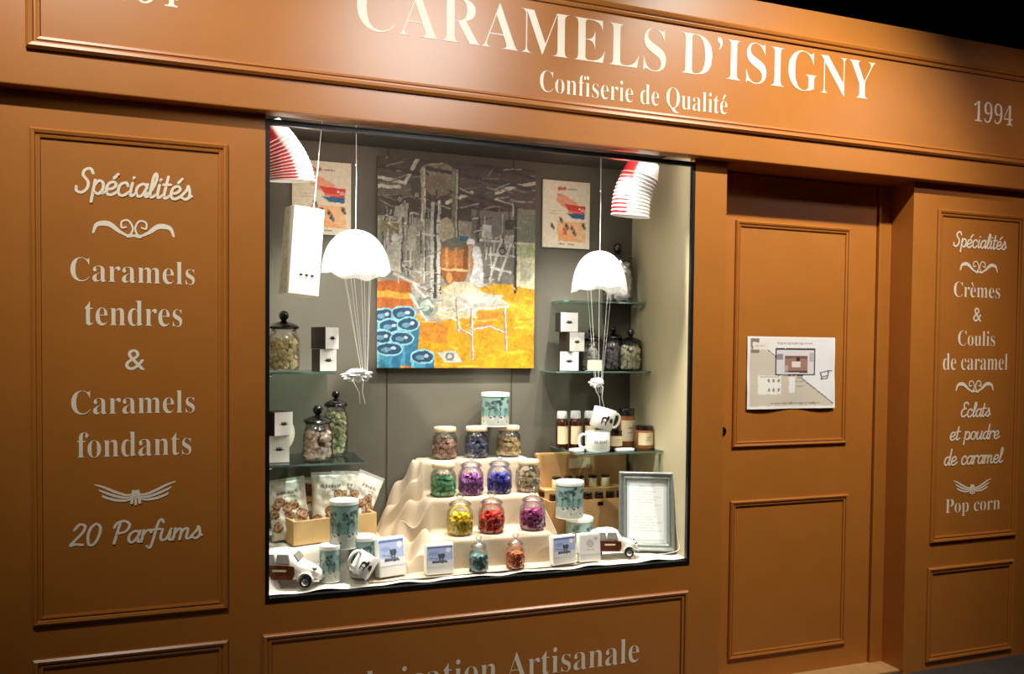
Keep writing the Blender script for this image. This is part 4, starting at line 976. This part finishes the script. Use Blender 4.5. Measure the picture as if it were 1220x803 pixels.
# ------------------------------------------------------------------ toy cars
def toy_car(label, loc, rz, s):
    """a small rounded saloon, nose towards +x; s = length"""
    t = thing('toy_car', label, 'toy car', loc, rz, 'white toy cars'); hw = .21
    st = [  # x, half width, z low, z high, roundness
        (-.50, .10, .17, .26), (-.485, .17, .12, .33), (-.44, .195, .10, .40), (-.36, .205, .095, .475), (-.25, .21, .09, .515), (-.10, .21, .09, .53), (.02, .21, .09, .52), (.10, .205, .09, .485), (.17, .195, .09, .41), (.205, .185, .09, .355), (.25, .165, .09, .33), (.34, .14, .09, .30), (.42, .12, .10, .265), (.475, .10, .11, .22), (.50, .07, .13, .18)]
    n = 20; vs = []; fs = []
    for x, w, z0, z1 in st:
        for i in range(n):
            a = 2 * PI * i / n; ca, sa = math.cos(a), math.sin(a); e = .55
            yy = w * math.copysign(abs(ca) ** e, ca); zz = (z0 + z1) / 2 + (z1 - z0) / 2 * math.copysign(abs(sa) ** e, sa)
            if zz > .33: yy *= 1 - (zz - .33) * 1.1
            vs.append((x * s, yy * s, zz * s))
    for i in range(len(st) - 1):
        for q in range(n): fs.append((i * n + q, (i + 1) * n + q, (i + 1) * n + (q + 1) % n, i * n + (q + 1) % n))
    fs.append(tuple(range(n))); fs.append(tuple((len(st) - 1) * n + q for q in range(n))[::-1])
    m = MB(); m.add(vs, fs); m.build('car_body', WHITECAR, t, 50)
    for sy in (-1, 1):
        y = sy * .211 * s
        m = MB(); pr = [(-.44, .12), (.13, .12), (.16, .2), (.15, .31), (.05, .325), (-.30, .325), (-.42, .27)]
        vv = [(x * s, y - sy * .004 * s, z * s) for x, z in pr] + [(x * s, y + sy * .006 * s, z * s) for x, z in pr]; k = len(pr)
        m.add(vv, [tuple(range(k)), tuple(range(k, 2 * k))[::-1]] + [(i, (i + 1) % k, k + (i + 1) % k, k + i) for i in range(k)]); dr = m.build('brown_side_panel', BROWNCAR, t)
        m = MB(); m.box(-.16 * s, .04 * s, min(y, y + sy * .009 * s), max(y, y + sy * .009 * s), .235 * s, .265 * s); m.build('side_print', LABELC, dr)
        m = MB()
        for x0, x1 in ((-.30, -.15), (-.12, .06)):
            yb, yt = .205 * s, .172 * s
            q = [(x0 * s, sy * yb, .355 * s), (x1 * s + .03 * s, sy * yb, .355 * s), (x1 * s, sy * yt, .475 * s), (x0 * s + .02 * s, sy * yt, .475 * s)]
            m.add(q + [(a, b * 1.05, c) for a, b, c in q], [(0, 1, 2, 3), (7, 6, 5, 4), (0, 4, 5, 1), (1, 5, 6, 2), (2, 6, 7, 3), (3, 7, 4, 0)])
        m.build('side_window', CARGLASS, t)
        for x in (-.29, .31):
            m = MB(); M_ = T(x * s, sy * .175 * s, .085 * s, rx=sy * PI / 2)
            m.lathe([(0, -.035 * s), (.075 * s, -.035 * s), (.085 * s, -.025 * s), (.085 * s, .025 * s), (.075 * s, .035 * s), (.05 * s, .036 * s)], 22, M=M_, cap1=False); wl = m.build('wheel', RUBBER, t, 40)
            m = MB(); m.lathe([(.052 * s, -.037 * s), (.052 * s, -.034 * s), (.03 * s, -.046 * s), (0, -.046 * s)][::-1], 18, M=M_ @ Matrix.Rotation(0, 4, 'X')); m.lathe([(0, .040 * s), (.03 * s, .041 * s), (.05 * s, .036 * s)], 18, M=M_, cap1=False); m.build('hubcap', CHROME, wl, 40)
        # front wing over the wheel
        m = MB(); pts = [(.31 + .115 * math.cos(a), .10 + .125 * math.sin(a)) for a in [PI * k / 9 for k in range(10)]]
        k = len(pts); vs = []
        for yy in (.115, .16, .205, .212): vs += [(x * s, sy * yy * s, (z - (.012 if yy > .206 else 0)) * s) for x, z in pts]
        m.add(vs, [(r_ * k + i, r_ * k + i + 1, (r_ + 1) * k + i + 1, (r_ + 1) * k + i) for r_ in range(3) for i in range(k - 1)]); w_ = m.build('front_wing', WHITECAR, t, 60)
        md = w_.modifiers.new('thickness', 'SOLIDIFY'); md.thickness = .012 * s
        m = MB(); m.sphere((.43 * s, sy * .145 * s, .27 * s), .035 * s, n=12, k=8, sc=(1.1, 1, 1)); m.build('headlight', CHROME, t, True)
    m = MB(); q = [(.115, -.125, .462), (.115, .125, .462), (.19, .145, .372), (.19, -.145, .372)]
    m.add([(x * s, y * s, z * s) for x, y, z in q] + [((x + .010) * s, y * s, (z + .008) * s) for x, y, z in q], [(0, 1, 2, 3), (7, 6, 5, 4), (0, 4, 5, 1), (1, 5, 6, 2), (2, 6, 7, 3), (3, 7, 4, 0)]); m.build('windscreen', CARGLASS, t)
    m = MB(); m.tube([(.47 * s, -.19 * s, .12 * s), (.515 * s, -.1 * s, .12 * s), (.515 * s, .1 * s, .12 * s), (.47 * s, .19 * s, .12 * s)], .014 * s, 8); m.build('bumper', CHROME, t, True)
    return t
toy_car('white and brown toy car at the left corner of the window deck', (.206, .112, FZ + .004), -.36, .255)
toy_car('white and brown toy car beside the silver frame at right', (X(731, 660, .11), .130, FZ + .004), -.32, .225)

# ------------------------------------------------------------------ white packets with blue labels
def packet_pic():
    p = Pic(40, 34, (178, 192, 228), warp=.02, seed=6); p.rect(0, 1, 0, .3, (226, 226, 226)); p.rect(0, 1, .9, 1, (110, 124, 186)); p.ell(.82, .78, .1, .12, (246, 246, 246)); p.ell(.25, .65, .2, .1, (150, 168, 216))
    p.ell(.55, .5, .14, .12, (84, 92, 102)); p.line(.45, .6, .5, .3, .03, (70, 76, 86)); p.line(.65, .6, .6, .3, .03, (70, 76, 86)); p.rect(.2, .75, .16, .3, (110, 118, 124)); p.scribble(.2, .78, .2, .1, (60, 64, 70), 8, 4); p.line(.1, .42, .5, .36, .02, (120, 130, 140)); return p
pkt = packet_pic()
def packet(label, u, v, Y, w, h, d, rz, tilt, pale=False):
    t = thing('candy_packet', label, 'packet', (X(u, v, Y), Y, FZ + .005), 0, 'white packets with blue labels', rot=(tilt, 0, rz))
    m = MB(); m.box(-w / 2, w / 2, -d / 2, d / 2, 0, h, bev=.006); m.build('packet_body', WHITE, t, 40)
    q = pkt
    if pale:
        q = Pic(30, 26, (236, 232, 226), warp=.02, seed=3); q.ell(.5, .55, .2, .22, (206, 196, 190)); q.ell(.8, .8, .1, .1, (210, 190, 180)); q.scribble(.3, .7, .25, .06, (170, 160, 150), 6, 2)
    pic_panel(q, w * .92, h * .66, -d / 2 - .0008, None, h * .27).build('label', PRINT, t); return t
packet('white packet with blue label leaning beside the tipped mug', 466, 670, .095, .112, .150, .05, .22, -.22)
packet('white packet with blue label standing left of the small jars', 523, 672, .072, .112, .118, .045, .02, -.10)
packet('white packet with blue label standing right of the small jars', 671, 660, .058, .112, .118, .032, .16, -.10)
packet('white packet with pale label next to the right toy car', 702, 656, .062, .098, .118, .032, .02, -.12, True)

# ------------------------------------------------------------------ silver picture frame
fl, fr = P(737, 655, .20), P(804, 657, .10)
rzf = math.atan2(fr.y - fl.y, fr.x - fl.x); fw = math.hypot(fr.x - fl.x, fr.y - fl.y); fh = .345
t = thing('picture_frame', 'silver picture frame with a white certificate leaning at the right end', 'picture frame', ((fl.x + fr.x) / 2, (fl.y + fr.y) / 2, FZ + .004), 0, None, rot=(-.17, 0, rzf))
m = MB(); pr = [(0, 0), (0, .016), (.006, .022), (.014, .018), (.018, .012), (.026, .016), (.032, .008), (.036, .006), (.036, 0)]; vs = []; k = len(pr)
for cx, cz, sx, sz in ((-fw / 2, 0, 1, 1), (fw / 2, 0, -1, 1), (fw / 2, fh, -1, -1), (-fw / 2, fh, 1, -1)): vs += [(cx + sx * d_, -h_, cz + sz * d_) for d_, h_ in pr]
m.add(vs, [(i * k + q, ((i + 1) % 4) * k + q, ((i + 1) % 4) * k + q + 1, i * k + q + 1) for i in range(4) for q in range(k - 1)]); m.build('moulding', SILVER, t)
p = Pic(50, 70, (226, 230, 228), warp=.0, seed=1); p.rect(.02, .98, .02, .98, (198, 206, 204)); p.rect(.07, .93, .05, .95, (230, 234, 232))
for i in range(16): p.scribble(.14, .86 - .1 * (i % 3), .86 - .045 * i, .012, (186, 190, 190), 16, i, .7)
p.scribble(.3, .7, .90, .025, (150, 154, 156), 9, 40, .8)
pic_panel(p, fw - .07, fh - .07, -.005, None, .035).build('certificate', PRINT, t)
m = MB(); m.box(-fw / 2 + .004, fw / 2 - .004, -.002, .004, .004, fh - .004); m.build('backing', BLACKCARD, t)
# thread with tag in the corner
m = MB(); q0 = P(806, 640, .075); m.tube(smooth_line([(q0.x, .085, .80), (q0.x + .008, .08, .74), (q0.x + .012, .07, .69), (q0.x - .004, .06, .675), (q0.x - .05, .055, FZ + .012), (q0.x - .10, .06, FZ + .010)], 6), .0016, 6)
tag(m.build('white_string', THREAD, None, True), 'loose white string lying in the right front corner of the deck', 'string')

# ------------------------------------------------------------------ open wooden presentation case with mini jars
cx0, cx1 = X(641, 545, .49), X(748, 548, .49)
t = thing('presentation_case', 'open wooden presentation case with rows of little jars, behind the teal tins', 'case', (0, 0, FZ + .002))
cy0, cy1, bhh = .335, .515, .205
m = MB(); m.box(cx0, cx1, cy0, cy0 + .008, 0, bhh); m.build('front_board', WOODCASE, t)
m = MB(); m.box(cx0, cx0 + .008, cy0 + .008, cy1 - .008, 0, bhh); m.build('side_board', WOODCASE, t)
m = MB(); m.box(cx1 - .008, cx1, cy0 + .008, cy1 - .008, 0, bhh); m.build('side_board', WOODCASE, t)
m = MB(); m.box(cx0, cx1, cy1 - .008, cy1, 0, .395); m.build('back_board', WOODCASE, t)
m = MB(); m.box(cx0, cx1, cy1, cy1 + .02, .385, .400); m.build('lid_edge', WOOD, t)
m = MB(); m.box(cx0 + .008, cx1 - .008, cy0 + .008, cy0 + .085, bhh - .045, bhh - .035); m.box(cx0 + .008, cx1 - .008, cy0 + .085, cy1 - .008, bhh + .028, bhh + .036); m.box(cx0 + .008, cx1 - .008, cy0 + .085, cy0 + .091, bhh - .045, bhh + .028); m.build('stepped_rack', WOODCASE, t)
lc = P(692, 557, .49); m = MB(); m.box(lc.x - .055, lc.x + .055, cy1 - .0125, cy1 - .0085, .325, .372); m.build('label_plate', LABELC, t)
cs = P(716, 598, cy0); m = MB(); m.box(cs.x - .016, cs.x + .010, cy0 - .004, cy0, bhh - .028, bhh - .012); m.build('clasp', KEY, t)
def mini_jar(label, x, y, z, body, cap, r, h, grp):
    t = thing('mini_jar', label, 'jar', (x, y, z), 0, grp)
    m = MB(); m.lathe([(0, 0), (r * .9, 0), (r, .004), (r, h * .72), (r * .86, h * .8)], 18); m.build('jar_body', body, t, 50)
    m = MB(); m.lathe([(0, h * .79), (r * .95, h * .79), (r * .95, h - .002), (r * .88, h), (0, h)], 18); m.build('jar_lid', cap, t, 50)
    return t
mj = None; uu = [663, 677, 691, 706, 721]; zb = FZ + .002 + bhh + .0365
names = ['first', 'second', 'third', 'fourth', 'fifth']
for i, u in enumerate(uu):
    x = X(u, 575, .455); lab = f'{names[i]} from the left of the cream mini jars on the wooden case rack'
    if mj is None: mj = mini_jar(lab, x, .455, zb, LABELC, BLACKLID, .021, .056, 'mini jars in the presentation case')
    else: dup(mj, (x, .455, zb), 0, lab)
mk = None; zb = FZ + .002 + bhh - .0345
for i in range(8):
    x = cx0 + .035 + i * (cx1 - cx0 - .07) / 7; lab = 'small dark caramel jar with pale label in the front row of the wooden case'
    if mk is None:
        mk = mini_jar(lab, x, cy0 + .045, zb, AMBER, BLACKLID, .021, .060, 'dark mini jars in the front row of the case')
        m = MB(); m.lathe([(.0215, .006), (.0215, .030)], 18, cap0=False, cap1=False); m.build('label', LABELC, mk, True)
    else: dup(mk, (x, cy0 + .045, zb), 0)

# ------------------------------------------------------------------ bottles and jars on the lowest right shelf
def bottle(label, u, Y, r, h):
    t = thing('syrup_bottle', label, 'bottle', (X(u, 510, Y), Y, SH2 + .001), 0, 'caramel syrup bottles')
    m = MB(); m.lathe([(0, 0), (r * .92, 0), (r, .005), (r, h * .66), (r * .9, h * .74), (r * .62, h * .80), (r * .6, h * .82)], 24); m.build('bottle_body', AMBER, t, 50)
    m = MB(); m.lathe([(0, h * .80), (r * .82, h * .80), (r * .86, h * .83), (r * .8, h * .97), (r * .7, h), (0, h)], 20); m.build('cap', CLEARCAP, t, 50)
    m = MB(); n = 14; m.add([((r + .0008) * math.sin(a), -(r + .0008) * math.cos(a), z) for z in (h * .12, h * .60) for a in [-1.15 + 2.3 * i / n for i in range(n + 1)]], [(i, i + 1, n + 2 + i, n + 1 + i) for i in range(n)]); m.build('label', LABELC, t)
    return t
bottle('dark syrup bottle with pale cap at the left end of the lowest right shelf', 669.5, .43, .0285, .170)
bottle('dark syrup bottle with pale cap, second from the left on the lowest right shelf', 685.5, .41, .0285, .172)
bottle('dark syrup bottle with pale cap behind the mugs on the lowest right shelf', 702, .44, .0285, .168)
def spread_jar(label, u, Y, r, h, body, group='caramel spread jars'):
    t = thing('spread_jar', label, 'jar', (X(u, 520, Y), Y, SH2 + .001), 0, group)
    m = MB(); m.lathe([(0, 0), (r * .92, 0), (r, .006), (r, h * .76), (r * .88, h * .83)], 26); m.build('jar_body', body, t, 50)
    m = MB(); m.lathe([(0, h * .82), (r * .97, h * .82), (r * .98, h * .985), (r * .92, h), (0, h)], 26); m.build('jar_lid', BLACKLID, t, 50)
    m = MB(); n = 14; m.add([((r + .0008) * math.sin(a), -(r + .0008) * math.cos(a), z) for z in (h * .16, h * .70) for a in [-1.2 + 2.4 * i / n for i in range(n + 1)]], [(i, i + 1, n + 2 + i, n + 1 + i) for i in range(n)]); lb = m.build('label', LABELC, t)
    m = MB(); m.box(-r * .3, r * .3, -r - .0014, -r - .0008, h * .5, h * .515); m.box(-r * .4, r * .4, -r - .0014, -r - .0008, h * .38, h * .39); m.build('label_print', DARKPRINT, lb)
spread_jar('tall caramel spread jar with cream label behind the mugs', 746.5, .40, .037, .180, CARAMEL)
spread_jar('small dark spread jar just right of the lettered mug', 733, .345, .032, .086, AMBER)
spread_jar('squat caramel spread jar at the right end of the lowest shelf', 767.5, .33, .041, .105, CARAMEL)
for lab, u, v, Y, w, d, rz in (('flat white sachet lying left of the lettered mug', 687, 530, .30, .06, .04, .2), ('flat white sachet lying in front of the spread jars', 744, 533, .255, .085, .03, -.1)):
    m = MB(); m.box(-w / 2, w / 2, -d / 2, d / 2, 0, .012, bev=.005); o = m.build('sachet', WHITE, None, 40, loc=(X(u, v, Y), Y, SH2 + .001)); o.rotation_euler = (0, 0, rz); tag(o, lab, 'sachet')
